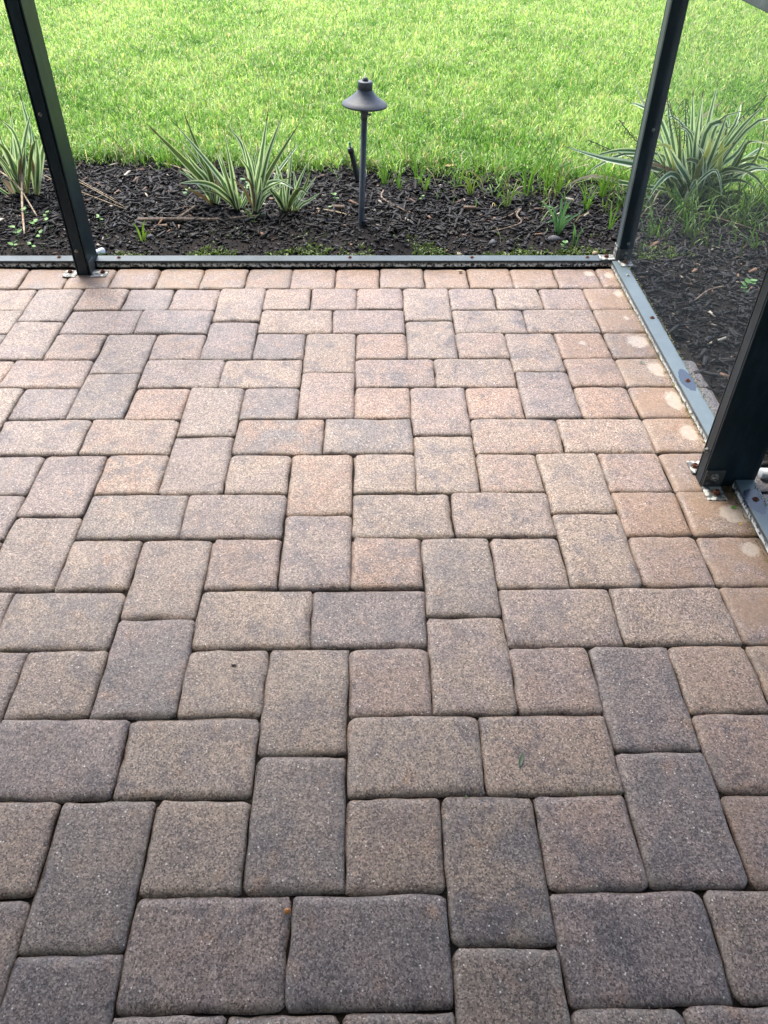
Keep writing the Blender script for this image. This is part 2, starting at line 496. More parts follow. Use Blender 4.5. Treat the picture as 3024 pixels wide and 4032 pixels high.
def ribbon(P, w, m=11, fold=0.22, face=None):
    """tapered leaf blade: three vertices across, with uv"""
    pts = catmull(P, m)
    n0 = Vector(face) if face else Vector((random.uniform(-.45, .45), -0.8, random.uniform(.2, .9)))
    n0.normalize()
    V, F, UV = [], [], []
    for i, p in enumerate(pts):
        t = i / (m - 1)
        tg = (pts[min(i + 1, m - 1)] - pts[max(i - 1, 0)]).normalized()
        s = tg.cross(n0)
        if s.length < 0.15: s = tg.cross(Vector((1, 0, 0.3)))
        s.normalize(); nn = s.cross(tg).normalized()
        ww = w * (0.45 + 0.55 * math.sin(min(t / 0.45, 1) * math.pi / 2)) * (1 - max(0.0, (t - 0.42) / 0.58) ** 1.7) * 0.5 + 0.006
        V += [p - s * ww, p - nn * ww * fold * 2, p + s * ww]
        UV += [(0, t), (0.5, t), (1, t)]
    for i in range(m - 1):
        a = i * 3
        F += [[a, a + 1, a + 4, a + 3], [a + 1, a + 2, a + 5, a + 4]]
    return V, F, UV
# ------------------------------------------------------------------ leaf curves of the flax lilies (units)
CLUMP_TALL_LEFT=((-7.73,9.35),[
 ([(-7.7, 9.35, 0.18), (-7.78, 9.21, 1.18), (-8.72, 8.96, 2.45), (-10.21, 8.55, 4.39)],0.36,'olive'),
 ([(-7.7, 9.35, 0.18), (-7.68, 9.5, 1.37), (-8.02, 9.64, 2.41), (-8.64, 9.95, 4.52)],0.3,'olive'),
 ([(-7.7, 9.35, 0.18), (-7.77, 9.1, 1.51), (-8.27, 8.9, 2.31), (-8.74, 8.67, 3.23)],0.2,'striped'),
 ([(-7.76, 9.35, 0.18), (-7.87, 9.11, 0.86), (-8.16, 8.87, 1.41), (-9.06, 8.35, 2.32)],0.2,'striped'),
 ([(-7.66, 9.35, 0.06), (-7.58, 9.35, 1.01), (-7.69, 9.35, 1.94), (-8.02, 9.35, 2.89)],0.24,'olive'),
 ([(-7.73, 9.35, -0.06), (-7.71, 9.14, 0.32), (-7.73, 8.96, 0.62)],0.22,'dead'),
 ([(-7.6, 9.35, 0.0), (-7.57, 9.41, 0.76), (-7.69, 9.48, 1.67)],0.18,'striped'),
])
CLUMP_LEAN=((-6.35,8.79),[
 ([(-6.35, 8.79, 0.0), (-6.54, 8.83, 0.67), (-6.92, 8.88, 1.52), (-7.95, 8.99, 2.94), (-9.0, 9.09, 4.28)],0.24,'striped'),
 ([(-6.38, 8.79, 0.03), (-6.47, 8.83, 0.79), (-6.72, 8.87, 1.64), (-7.18, 8.97, 3.3)],0.26,'striped'),
 ([(-6.32, 8.79, 0.03), (-6.34, 8.55, 1.06), (-6.33, 8.25, 2.3), (-6.37, 7.73, 4.27)],0.25,'striped'),
 ([(-6.38, 8.79, 0.03), (-6.58, 8.59, 0.64), (-7.29, 8.21, 1.52), (-8.06, 7.92, 1.85), (-8.97, 7.59, 1.89)],0.25,'striped'),
 ([(-6.29, 8.79, 0.03), (-6.25, 8.15, 0.92), (-6.24, 7.62, 1.62)],0.16,'striped'),
 ([(-6.26, 8.79, 0.0), (-6.18, 9.13, 0.5), (-6.02, 9.43, 0.93)],0.1,'striped'),
])
CLUMP_MID=((-5.41,8.4),[
 ([(-5.44, 8.4, -0.0), (-5.24, 8.48, 1.09), (-4.92, 8.59, 2.41), (-4.3, 8.8, 4.96)],0.34,'striped'),
 ([(-5.37, 8.4, 0.03), (-5.07, 8.27, 1.16), (-4.46, 8.04, 3.02), (-3.55, 7.77, 4.97)],0.27,'striped'),
 ([(-5.37, 8.4, 0.06), (-5.05, 8.58, 1.11), (-4.31, 8.81, 2.34), (-2.88, 9.2, 4.23)],0.24,'olive'),
 ([(-5.43, 8.4, 0.12), (-5.36, 8.24, 1.17), (-5.35, 8.0, 2.6), (-5.61, 7.72, 4.2)],0.24,'striped'),
 ([(-5.43, 8.4, 0.12), (-5.43, 8.59, 1.16), (-5.74, 8.98, 3.17), (-6.38, 9.2, 4.04)],0.22,'striped'),
 ([(-5.42, 8.4, 0.18), (-5.34, 8.15, 1.26), (-5.41, 7.87, 2.42), (-5.87, 7.6, 3.32)],0.24,'striped'),
 ([(-5.37, 8.4, 0.12), (-5.08, 8.15, 0.92), (-4.65, 7.93, 1.51), (-3.17, 7.4, 2.31)],0.2,'striped'),
 ([(-5.4, 8.4, 0.09), (-5.31, 8.72, 1.0), (-5.31, 9.05, 1.92), (-5.45, 9.39, 2.82)],0.2,'striped'),
 ([(-5.37, 8.4, 0.03), (-5.0, 8.04, 1.36), (-4.8, 7.8, 2.23)],0.22,'striped'),
 ([(-5.34, 8.4, 0.03), (-4.86, 8.29, 1.5), (-4.66, 8.23, 2.3)],0.2,'olive'),
 ([(-5.43, 8.4, 0.03), (-5.24, 8.59, 0.93), (-4.65, 8.98, 2.62), (-4.13, 9.2, 3.48)],0.22,'striped'),
])
CLUMP_SMALL=((-3.73,8.71),[
 ([(-3.85, 8.71, 0.0), (-3.91, 8.92, 0.93), (-4.04, 9.11, 1.74), (-4.33, 9.35, 2.73)],0.24,'striped'),
 ([(-3.79, 8.71, 0.0), (-3.65, 8.66, 1.02), (-3.49, 8.62, 1.9), (-3.27, 8.56, 3.24)],0.18,'striped'),
 ([(-3.73, 8.71, 0.0), (-3.65, 8.78, 1.1), (-3.53, 8.85, 1.99), (-3.49, 8.92, 2.97)],0.16,'striped'),
 ([(-3.49, 8.71, 0.0), (-3.3, 8.49, 0.79), (-3.05, 8.25, 1.63), (-2.4, 7.84, 2.93)],0.2,'striped'),
 ([(-3.91, 8.71, 0.0), (-4.03, 8.51, 0.55), (-4.26, 8.3, 1.04), (-4.73, 7.91, 1.91)],0.14,'olive'),
 ([(-3.37, 8.71, 0.0), (-3.08, 8.77, 0.69), (-2.69, 8.84, 1.43), (-2.41, 8.91, 2.14)],0.14,'olive'),
 ([(-3.24, 8.71, 0.06), (-2.97, 8.56, 0.48), (-2.52, 8.38, 0.78), (-1.86, 8.11, 1.31)],0.13,'striped'),
 ([(-3.85, 8.71, 0.0), (-4.16, 8.43, 0.99), (-4.61, 8.2, 1.65), (-3.88, 7.99, 1.86), (-3.08, 7.71, 1.48)],0.22,'striped'),
 ([(-3.9, 8.71, 0.06), (-4.0, 8.56, 0.6), (-3.97, 8.41, 1.12), (-3.78, 8.11, 2.12)],0.24,'striped'),
 ([(-3.49, 8.71, 0.0), (-3.26, 9.07, 1.0), (-3.34, 9.42, 1.98)],0.16,'striped'),
 ([(-3.72, 8.71, 0.06), (-3.47, 8.4, 0.77), (-2.93, 8.02, 1.48), (-2.46, 7.71, 1.19)],0.2,'olive'),
 ([(-3.96, 8.71, 0.06), (-4.3, 9.22, 1.52), (-3.55, 9.64, 2.53), (-2.97, 9.91, 3.11)],0.16,'striped'),
])
CLUMP_FAR_LEFT=((-18.17,10.81),[
 ([(-18.28, 10.81, 0.05), (-18.13, 10.79, 1.4), (-18.38, 10.77, 2.42), (-18.43, 10.76, 3.14)],0.34,'striped'),
 ([(-18.25, 10.81, 0.05), (-18.0, 10.93, 1.35), (-17.94, 11.02, 2.25), (-17.71, 11.24, 4.49)],0.26,'striped'),
 ([(-18.23, 10.81, 0.05), (-17.63, 10.57, 1.93), (-16.9, 10.37, 3.43), (-16.24, 10.21, 4.51)],0.24,'striped'),
 ([(-18.3, 10.81, 0.05), (-17.78, 10.49, 1.26), (-17.39, 10.29, 2.03), (-16.96, 10.01, 3.01)],0.26,'striped'),
 ([(-18.25, 10.81, 0.05), (-17.54, 10.38, 2.09), (-17.37, 10.04, 3.52), (-17.75, 9.81, 4.23)],0.24,'striped'),
 ([(-17.49, 10.81, 0.19), (-17.11, 11.11, 1.76), (-17.09, 11.4, 3.14), (-17.24, 11.81, 5.03)],0.34,'striped'),
 ([(-17.44, 10.81, 0.19), (-16.99, 10.94, 1.82), (-16.9, 11.01, 2.71), (-16.82, 11.09, 3.63)],0.28,'striped'),
 ([(-17.42, 10.81, 0.19), (-16.63, 10.22, 2.05), (-16.17, 9.75, 3.44)],0.25,'striped'),
 ([(-17.42, 10.81, 0.19), (-17.04, 11.08, 1.31), (-16.61, 11.28, 2.08)],0.22,'striped'),
 ([(-17.47, 10.81, 0.19), (-17.32, 10.86, 1.28), (-17.32, 10.91, 2.29)],0.22,'striped'),
 ([(-18.25, 10.81, 0.05), (-18.18, 10.58, 1.47), (-18.16, 10.42, 2.44), (-18.46, 10.27, 3.11)],0.3,'olive'),
 ([(-18.68, 10.81, -0.05), (-18.69, 10.45, 0.47), (-18.67, 10.06, 1.03), (-18.54, 9.68, 1.63)],0.22,'olive'),
 ([(-18.65, 10.81, 0.05), (-18.83, 11.11, 0.43), (-19.34, 11.51, 0.82)],0.4,'dead'),
 ([(-17.37, 10.81, 0.19), (-16.79, 10.75, 1.65), (-16.37, 10.71, 2.58), (-15.68, 10.65, 3.79)],0.26,'striped'),
 ([(-17.95, 10.81, 0.05), (-17.87, 11.09, 0.82), (-17.72, 11.19, 1.08)],0.24,'dead'),
 ([(-18.46, 10.81, -0.0), (-18.57, 11.07, 1.07), (-18.13, 11.54, 3.01)],0.24,'striped'),
 ([(-18.32, 10.81, -0.0), (-18.74, 11.03, 1.55), (-19.28, 11.18, 2.43)],0.26,'olive'),
 ([(-17.89, 10.81, 0.1), (-17.77, 11.29, 1.71), (-18.16, 11.64, 2.71)],0.22,'striped'),
 ([(-17.94, 10.81, 0.1), (-17.0, 10.58, 2.39), (-16.35, 10.48, 3.23)],0.16,'olive'),
])
CLUMP_RIGHT=((18.21,10.53),[
 ([(18.31, 10.53, 0.04), (18.01, 10.43, 1.01), (17.43, 10.2, 3.24), (17.06, 9.93, 5.62)],0.42,'striped'),
 ([(18.34, 10.53, 0.04), (18.18, 10.63, 1.01), (17.86, 10.88, 3.17), (17.47, 11.13, 5.31)],0.3,'striped'),
 ([(18.41, 10.53, 0.04), (18.28, 10.68, 1.19), (18.18, 11.02, 3.62), (18.24, 11.33, 5.67)],0.34,'striped'),
 ([(18.2, 10.53, 0.04), (17.97, 10.77, 1.16), (17.5, 11.31, 3.54), (17.19, 11.73, 5.29)],0.28,'striped'),
 ([(18.13, 10.53, 0.04), (17.85, 10.8, 1.15), (17.38, 11.26, 2.93), (16.95, 11.73, 4.7)],0.28,'striped'),
 ([(18.16, 10.53, 0.17), (17.51, 9.98, 1.22), (16.38, 9.27, 2.41), (15.59, 8.73, 3.28)],0.34,'striped'),
 ([(18.18, 10.53, 0.1), (17.78, 10.74, 1.82), (17.34, 10.91, 3.16), (16.51, 11.04, 3.97), (15.77, 11.13, 4.13)],0.24,'striped'),
 ([(18.41, 10.53, 0.04), (18.01, 10.47, 1.91), (17.96, 10.41, 3.67), (18.5, 10.38, 4.04), (18.92, 10.37, 3.8), (18.84, 10.33, 2.83)],0.3,'striped'),
 ([(18.41, 10.53, 0.04), (18.45, 10.59, 0.95), (19.47, 10.73, 2.71), (20.72, 10.93, 5.02)],0.3,'olive'),
 ([(18.44, 10.53, 0.04), (18.45, 10.63, 1.01), (19.19, 10.85, 2.68), (20.12, 11.09, 4.45)],0.28,'striped'),
 ([(18.44, 10.53, 0.04), (18.43, 10.5, 0.92), (19.56, 10.38, 3.56), (20.53, 10.31, 4.88)],0.26,'striped'),
 ([(18.44, 10.53, 0.04), (18.48, 10.65, 0.67), (19.6, 10.91, 1.38), (21.86, 11.39, 2.52)],0.28,'striped'),
 ([(18.45, 10.53, 0.0), (18.56, 10.63, 0.61), (20.3, 10.94, 1.36), (22.36, 11.26, 1.72)],0.24,'striped'),
 ([(18.42, 10.53, 0.0), (18.43, 10.29, 0.66), (19.05, 9.69, 1.84), (19.68, 9.38, 2.0), (20.44, 9.03, 1.9)],0.22,'olive'),
 ([(18.49, 10.53, 0.0), (18.8, 10.35, 0.64), (19.64, 10.05, 1.4), (19.89, 9.54, 3.4)],0.3,'olive'),
 ([(18.34, 10.53, 0.04), (17.92, 9.93, 1.25), (17.68, 9.61, 0.9), (17.48, 9.34, 0.6), (17.33, 8.69, -0.22), (17.31, 8.13, -0.95)],0.32,'deadtip'),
 ([(18.06, 10.53, 0.04), (17.25, 10.06, 1.0), (16.76, 9.78, 1.55), (16.18, 9.54, 1.7), (15.43, 9.0, 1.17), (15.05, 8.53, 0.56)],0.26,'striped'),
 ([(17.99, 10.53, 0.04), (17.09, 10.27, 1.32), (16.66, 10.0, 2.68), (16.1, 9.63, 4.41)],0.24,'olive'),
 ([(17.99, 10.53, 0.04), (17.13, 10.72, 1.17), (16.74, 10.91, 2.4), (16.16, 11.14, 3.89), (15.8, 11.33, 5.03)],0.28,'striped'),
 ([(17.92, 10.53, 0.04), (16.79, 10.27, 1.45), (15.96, 10.05, 2.67), (15.18, 9.81, 3.95)],0.3,'striped'),
 ([(17.85, 10.53, 0.04), (16.94, 10.94, 1.1), (16.45, 11.17, 1.68), (16.0, 11.45, 2.49)],0.24,'striped'),
 ([(17.85, 10.53, 0.04), (16.57, 10.41, 1.41), (15.99, 10.35, 2.07), (15.48, 10.29, 2.72)],0.24,'striped'),
 ([(17.91, 10.53, 0.1), (16.34, 10.41, 1.54), (14.24, 10.27, 2.03), (12.77, 10.18, 2.31), (10.59, 10.03, 2.94)],0.34,'striped'),
 ([(17.91, 10.53, 0.1), (16.27, 10.7, 2.15), (14.48, 10.82, 2.49), (13.25, 10.91, 2.4), (11.76, 11.03, 1.85)],0.2,'striped'),
 ([(17.92, 10.53, 0.04), (16.66, 10.67, 0.53), (14.53, 10.9, 0.78), (12.53, 11.13, 1.1), (10.98, 11.33, 0.29)],0.2,'deadtip'),
 ([(17.98, 10.53, 0.1), (16.14, 11.05, 1.72), (14.5, 11.42, 2.18), (13.2, 11.76, 1.55), (12.37, 12.03, 0.73)],0.2,'striped'),
 ([(17.98, 10.53, 0.1), (16.67, 10.87, 2.1), (15.45, 11.15, 3.58), (14.06, 11.53, 5.53)],0.24,'deadtip'),
 ([(17.98, 10.53, 0.1), (16.71, 11.19, 2.32), (15.79, 11.68, 3.86), (14.69, 11.99, 4.39), (14.19, 12.13, 4.44)],0.24,'striped'),
 ([(18.56, 10.53, 0.0), (19.54, 10.39, 0.96), (20.72, 10.22, 1.99), (20.83, 10.07, 3.4), (20.3, 9.93, 4.75)],0.22,'olive'),
 ([(18.57, 10.53, -0.03), (19.06, 10.27, 0.13), (19.98, 9.7, 0.77), (20.54, 9.42, 0.57), (21.13, 9.03, -0.02)],0.22,'olive'),
 ([(18.27, 10.53, 0.04), (17.69, 10.85, 1.78), (17.72, 11.19, 3.57), (18.17, 11.36, 4.25), (18.87, 11.53, 4.75)],0.16,'deadtip'),
 ([(18.11, 10.53, 0.1), (17.09, 10.0, 2.05), (16.66, 9.73, 3.01)],0.28,'striped'),
 ([(18.48, 10.53, 0.04), (18.81, 10.34, 1.56), (19.67, 10.17, 2.51), (19.98, 10.03, 3.47)],0.28,'striped'),
 ([(18.4, 10.53, 0.07), (18.16, 10.09, 1.9), (18.4, 9.78, 3.0), (18.67, 9.53, 3.79)],0.26,'striped'),
 ([(17.79, 10.53, 0.04), (16.36, 10.02, 1.28), (15.67, 9.53, 2.7)],0.22,'olive'),
 ([(17.85, 10.53, 0.04), (16.91, 10.59, 0.82), (15.82, 10.66, 1.45), (15.52, 10.71, 2.21)],0.22,'olive'),
 ([(18.48, 10.53, 0.04), (19.68, 10.92, 1.11), (21.27, 11.4, 2.26), (21.8, 11.53, 2.48)],0.24,'striped'),
 ([(18.19, 10.53, 0.07), (17.85, 9.98, 1.68), (17.92, 9.54, 2.82), (17.78, 9.23, 3.64)],0.26,'yellow'),
 ([(18.41, 10.53, 0.04), (18.29, 9.91, 1.7), (18.6, 9.41, 2.8), (18.98, 9.03, 3.46)],0.22,'yellow'),
])
STALKS_RIGHT=((18.21,10.53),[
 ([(17.47, 10.53, 0.17), (17.23, 10.7, 1.83), (16.97, 10.88, 3.53), (16.71, 11.03, 4.93)],0.03,'stalk'),
 ([(17.75, 10.53, 0.17), (16.18, 10.8, 1.8), (14.42, 11.03, 2.11), (12.19, 11.33, 2.84)],0.03,'stalk'),
 ([(17.82, 10.53, 0.17), (16.07, 10.86, 1.78), (14.53, 11.14, 2.96), (13.59, 11.33, 3.83)],0.03,'stalk'),
 ([(18.32, 10.53, 0.1), (18.24, 10.64, 2.49), (19.45, 10.73, 3.88), (20.75, 10.83, 5.16)],0.03,'stalk'),
 ([(18.08, 10.53, 0.24), (16.92, 10.67, 2.48), (16.33, 10.76, 3.81), (15.7, 10.83, 4.86)],0.03,'stalk'),
])
# ------------------------------------------------------------------ ground
def grid_sheet(name, x0, x1, y0, y1, nx, ny, zf, mat, skip=None):
    xs = np.linspace(x0, x1, nx + 1); ys = np.linspace(y0, y1, ny + 1)
    V = [(x, y, zf(x, y)) for y in ys for x in xs]
    F = []
    for j in range(ny):
        for i in range(nx):
            cx, cy = (xs[i] + xs[i + 1]) / 2, (ys[j] + ys[j + 1]) / 2
            if skip and skip(cx, cy): continue
            a = j * (nx + 1) + i
            F.append([a, a + 1, a + nx + 2, a + nx + 1])
    return mesh(name, V, F, mat, smooth=True)
gz = -0.22
g = mesh('lawn_ground', [(-2500, -2500, gz), (2500, -2500, gz), (2500, 4000, gz), (-2500, 4000, gz)], [[0, 1, 2, 3]], M['thatch'])
tag(g, kind='structure')
def lawn_edge(x):
    e = np.interp(x, [-40, -17.5, -10.5, -2.1, 3.4, 8.75, 12.7, 14.8, 17, 19.5, 22, 25, 28, 31], [17.6, 17.0, 16.6, 15.5, 15.5, 14.8, 14.0, 13.2, 12.5, 11.8, 10.2, 6, -5, -30])
    return e
def soil_z(x, y):
    h = mnoise.noise(Vector((x * .5, y * .5, 0))) * .10 + mnoise.noise(Vector((x * 1.7, y * 1.7, 4))) * .06
    base = 0.0
    base += 0.08 * math.exp(-((y - 10) / 4) ** 2)
    if x > 12 and y < -4.5 and x < 13.4: base = -0.2; h *= .3
    if y < 3.4 and x < 12.7: base -= 0.05
    return base + h
g = grid_sheet('mulch_bed', -46, 34, -34, 20, 320, 216, soil_z, M['soil'], skip=lambda x, y: x < 12.3 and y < 2.6)
tag(g, kind='structure')

# ------------------------------------------------------------------ patio and its pavers
patio = mesh('patio', [(-40, -60, -0.125), (13.15, -60, -0.125), (13.15, 2.75, -0.125), (-40, 2.75, -0.125)], [[0, 1, 2, 3]], M['sand'])
tag(patio, kind='structure')

def paver_mesh(a, b, seed):
    """a, b half sizes in units"""
    rr = random.Random(seed)
    cr = 0.14
    out = []
    def edge(p, q, n):
        return [(p[0] + (q[0] - p[0]) * i / n, p[1] + (q[1] - p[1]) * i / n) for i in range(1, n)]
    cor = [(a, b, 0), (-a, b, 90), (-a, -b, 180), (a, -b, 270)]
    pts = []
    for i, (cx, cy, an) in enumerate(cor):
        sx, sy = (1 if cx > 0 else -1), (1 if cy > 0 else -1)
        c_ = cr * rr.uniform(.65, 1.45)
        arc = []
        for k in range(4):
            t = R(an + 90 * k / 3)
            arc.append((cx - sx * c_ + math.cos(t) * c_, cy - sy * c_ + math.sin(t) * c_))
        if pts:
            pts += edge(pts[-1], arc[0], 6)
        pts += arc
    pts += edge(pts[-1], pts[0], 6)
    n = len(pts)
    ph = [rr.uniform(0, 6.28) for _ in range(6)]
    jit = []
    for i, (x, y) in enumerate(pts):
        t = i / n * 6.283
        jit.append(  .010 * math.sin(2 * t + ph[0]) + .010 * math.sin(5 * t + ph[1]) + .009 * math.sin(9 * t + ph[2]) + rr.uniform(-.026, .018))
    rings = [(0.0, -.36), (0.0, -.115), (.016, -.062), (.065, -.022), (.16, -.002), (.26, 0.0)]
    rimv = [1, 1, 1, .85, .25, 0]
    V, F, rim = [], [], []
    chips_ = [(rr.randrange(n), rr.uniform(1.2, 3.0), rr.uniform(.012, .038)) for _ in range(rr.choice([1, 2, 3, 3]))]
    def notch(i):
        return max([dp * max(0.0, 1 - min(abs(i - ci), n - abs(i - ci)) / cw) for ci, cw, dp in chips_])
    for (off, z), rv in zip(rings, rimv):
        fa, fb = (a - off) / a, (b - off) / b
        for i_, ((x, y), j) in enumerate(zip(pts, jit)):
            if 0 < off < .2: j = j + notch(i_) * 1.3
            w = max(0, 1 - off / .2)
            l = math.hypot(x, y)
            V.append((x * fa - x / l * j * w, y * fb - y / l * j * w, z + (rr.uniform(-.010, .008) - notch(i_) * .5 if 0 < off < .1 else 0)))
            rim.append(rv)
    for k in range(len(rings) - 1):
        for i in range(n):
            j = (i + 1) % n
            F.append([k * n + i, k * n + j, (k + 1) * n + j, (k + 1) * n + i])
    F.append([(len(rings) - 1) * n + i for i in range(n)])
    me = bpy.data.meshes.new('paver')
    me.from_pydata([(x * S, y * S, z * S) for x, y, z in V], [], F)
    me.polygons.foreach_set('use_smooth', [True] * len(me.polygons))
    at = me.attributes.new('rim', 'FLOAT', 'POINT')
    at.data.foreach_set('value', rim)
    me.materials.append(M['paver'])
    me.update()
    return me
GAP = 0.008
SQ = [paver_mesh(1 - GAP, 1 - GAP, 100 + i) for i in range(14)]
RC = [paver_mesh(1 - GAP, 1.5 - GAP, 200 + i) for i in range(14)]
NARROW = [paver_mesh(.5 - GAP, 1 - GAP, 300)]
OUTER = [paver_mesh(.56, 1 - GAP, 310 + i) for i in range(3)]

GREYBROWN, PURPLE, CHAR, TAN, ROSE, ORANGE = ((.218, .164, .130), (.200, .145, .128), (.136, .110, .103), (.245, .178, .132), (.238, .159, .122), (.260, .160, .109))
TONES = {  # (left u, far v): main tone, second tone, amount of the second
 (-4, 2): 0}
def in_view(x, y):
    q = Vector((x, y, 0)) * S - CP
    m = cam.matrix_world.to_3x3()
    c = m.transposed() @ q
    if c.z > -.05: return False
    px, py = abs(c.x / -c.z) * 3073.5, (c.y / -c.z) * 3073.5
    return px < 1512 * 1.22 + 120 and -2016 * 1.12 - 150 < py
used = []
def put_paver(u0, u1, v0, v1, kind):
    cx, cy = (u0 + u1) / 2, -(v0 + v1) / 2
    if not in_view(cx, cy): return
    key = (round(u0), round(v0))
    rot = 0.0
    if kind == 'sq': me = random.choice(SQ)
    elif kind == 'narrow': me = NARROW[0]
    elif kind == 'outer': me = random.choice(OUTER)
    else:
        me = random.choice(RC)
        if kind == 'h': rot = math.pi / 2
    border = u0 >= 9.9 or v1 <= 0.1
    blot = BLOTS.get(key)
    if not blot and kind != 'outer' and random.random() < .5: rot += math.pi
    o = bpy.data.objects.new('paver', me)
    COL.objects.link(o)
    o.parent = patio
    o.location = ((cx + random.uniform(-.014, .014)) * S, (cy + random.uniform(-.014, .014)) * S, random.uniform(-.028, .02) * S - (.06 * S if kind == 'outer' else 0))
    o.rotation_euler = (R(random.gauss(0, .28)), R(random.gauss(0, .28)), rot + R(random.gauss(0, .25)))
    x = cx
    w = {'g': 1.0 + max(0, -cy - 8) * .12, 'p': 1.2, 'c': .10 + max(0, -cy - 10) * .028, 't': .9 + max(0, x) * .10, 'r': .7 + max(0, x) * .05, 'o': .45 + max(0, x - 4) * .12}
    if x < -4: w['c'] *= 2.0; w['p'] *= 1.3; w['t'] *= .8
    names = {'g': GREYBROWN, 'p': PURPLE, 'c': CHAR, 't': TAN, 'r': ROSE, 'o': ORANGE}
    k1 = PICK.get(key)
    if k1:
        a_, b_, amt = k1
    else:
        a_ = random.choices(list(w), list(w.values()))[0]
        b_ = random.choice('gpctp' if a_ != 't' else 'gpro')
        amt = random.uniform(.35, .9)
    v = random.uniform(.92, 1.08)
    ca, cb = names[a_], names[b_]
    o.color = (ca[0] * v, ca[1] * v, ca[2] * v, 1)
    o['tone_b'] = [cb[0], cb[1], cb[2]]
    o['blotch'] = min(1.0, amt * 1.5)
    o['rust'] = 0.0
    o['blot'] = [0.0, 0.0, -1.0]
    o['blot_squash'] = 1.0
    if border:
        o['rust'] = random.uniform(.4, .7) if u0 >= 9.9 else random.uniform(.3, .6)
        if v1 <= .1 and -16 < cx < -9: o['rust'] = .6
        if u0 >= 9.9 and 12 < -cy < 18: o['rust'] = .6
    elif u0 >= 7.9: o['rust'] = random.uniform(.1, .4)
    if kind == 'outer': o['rust'] = 0; o.color = (.13, .12, .115, 1); o['tone_b'] = [.10, .10, .10]
    if blot:
        bx, by, br, sq = blot
        o['blot'] = [(bx - cx) * S, (by - cy) * S, br * S * random.uniform(.84, 1.08)]
        o['blot_squash'] = sq
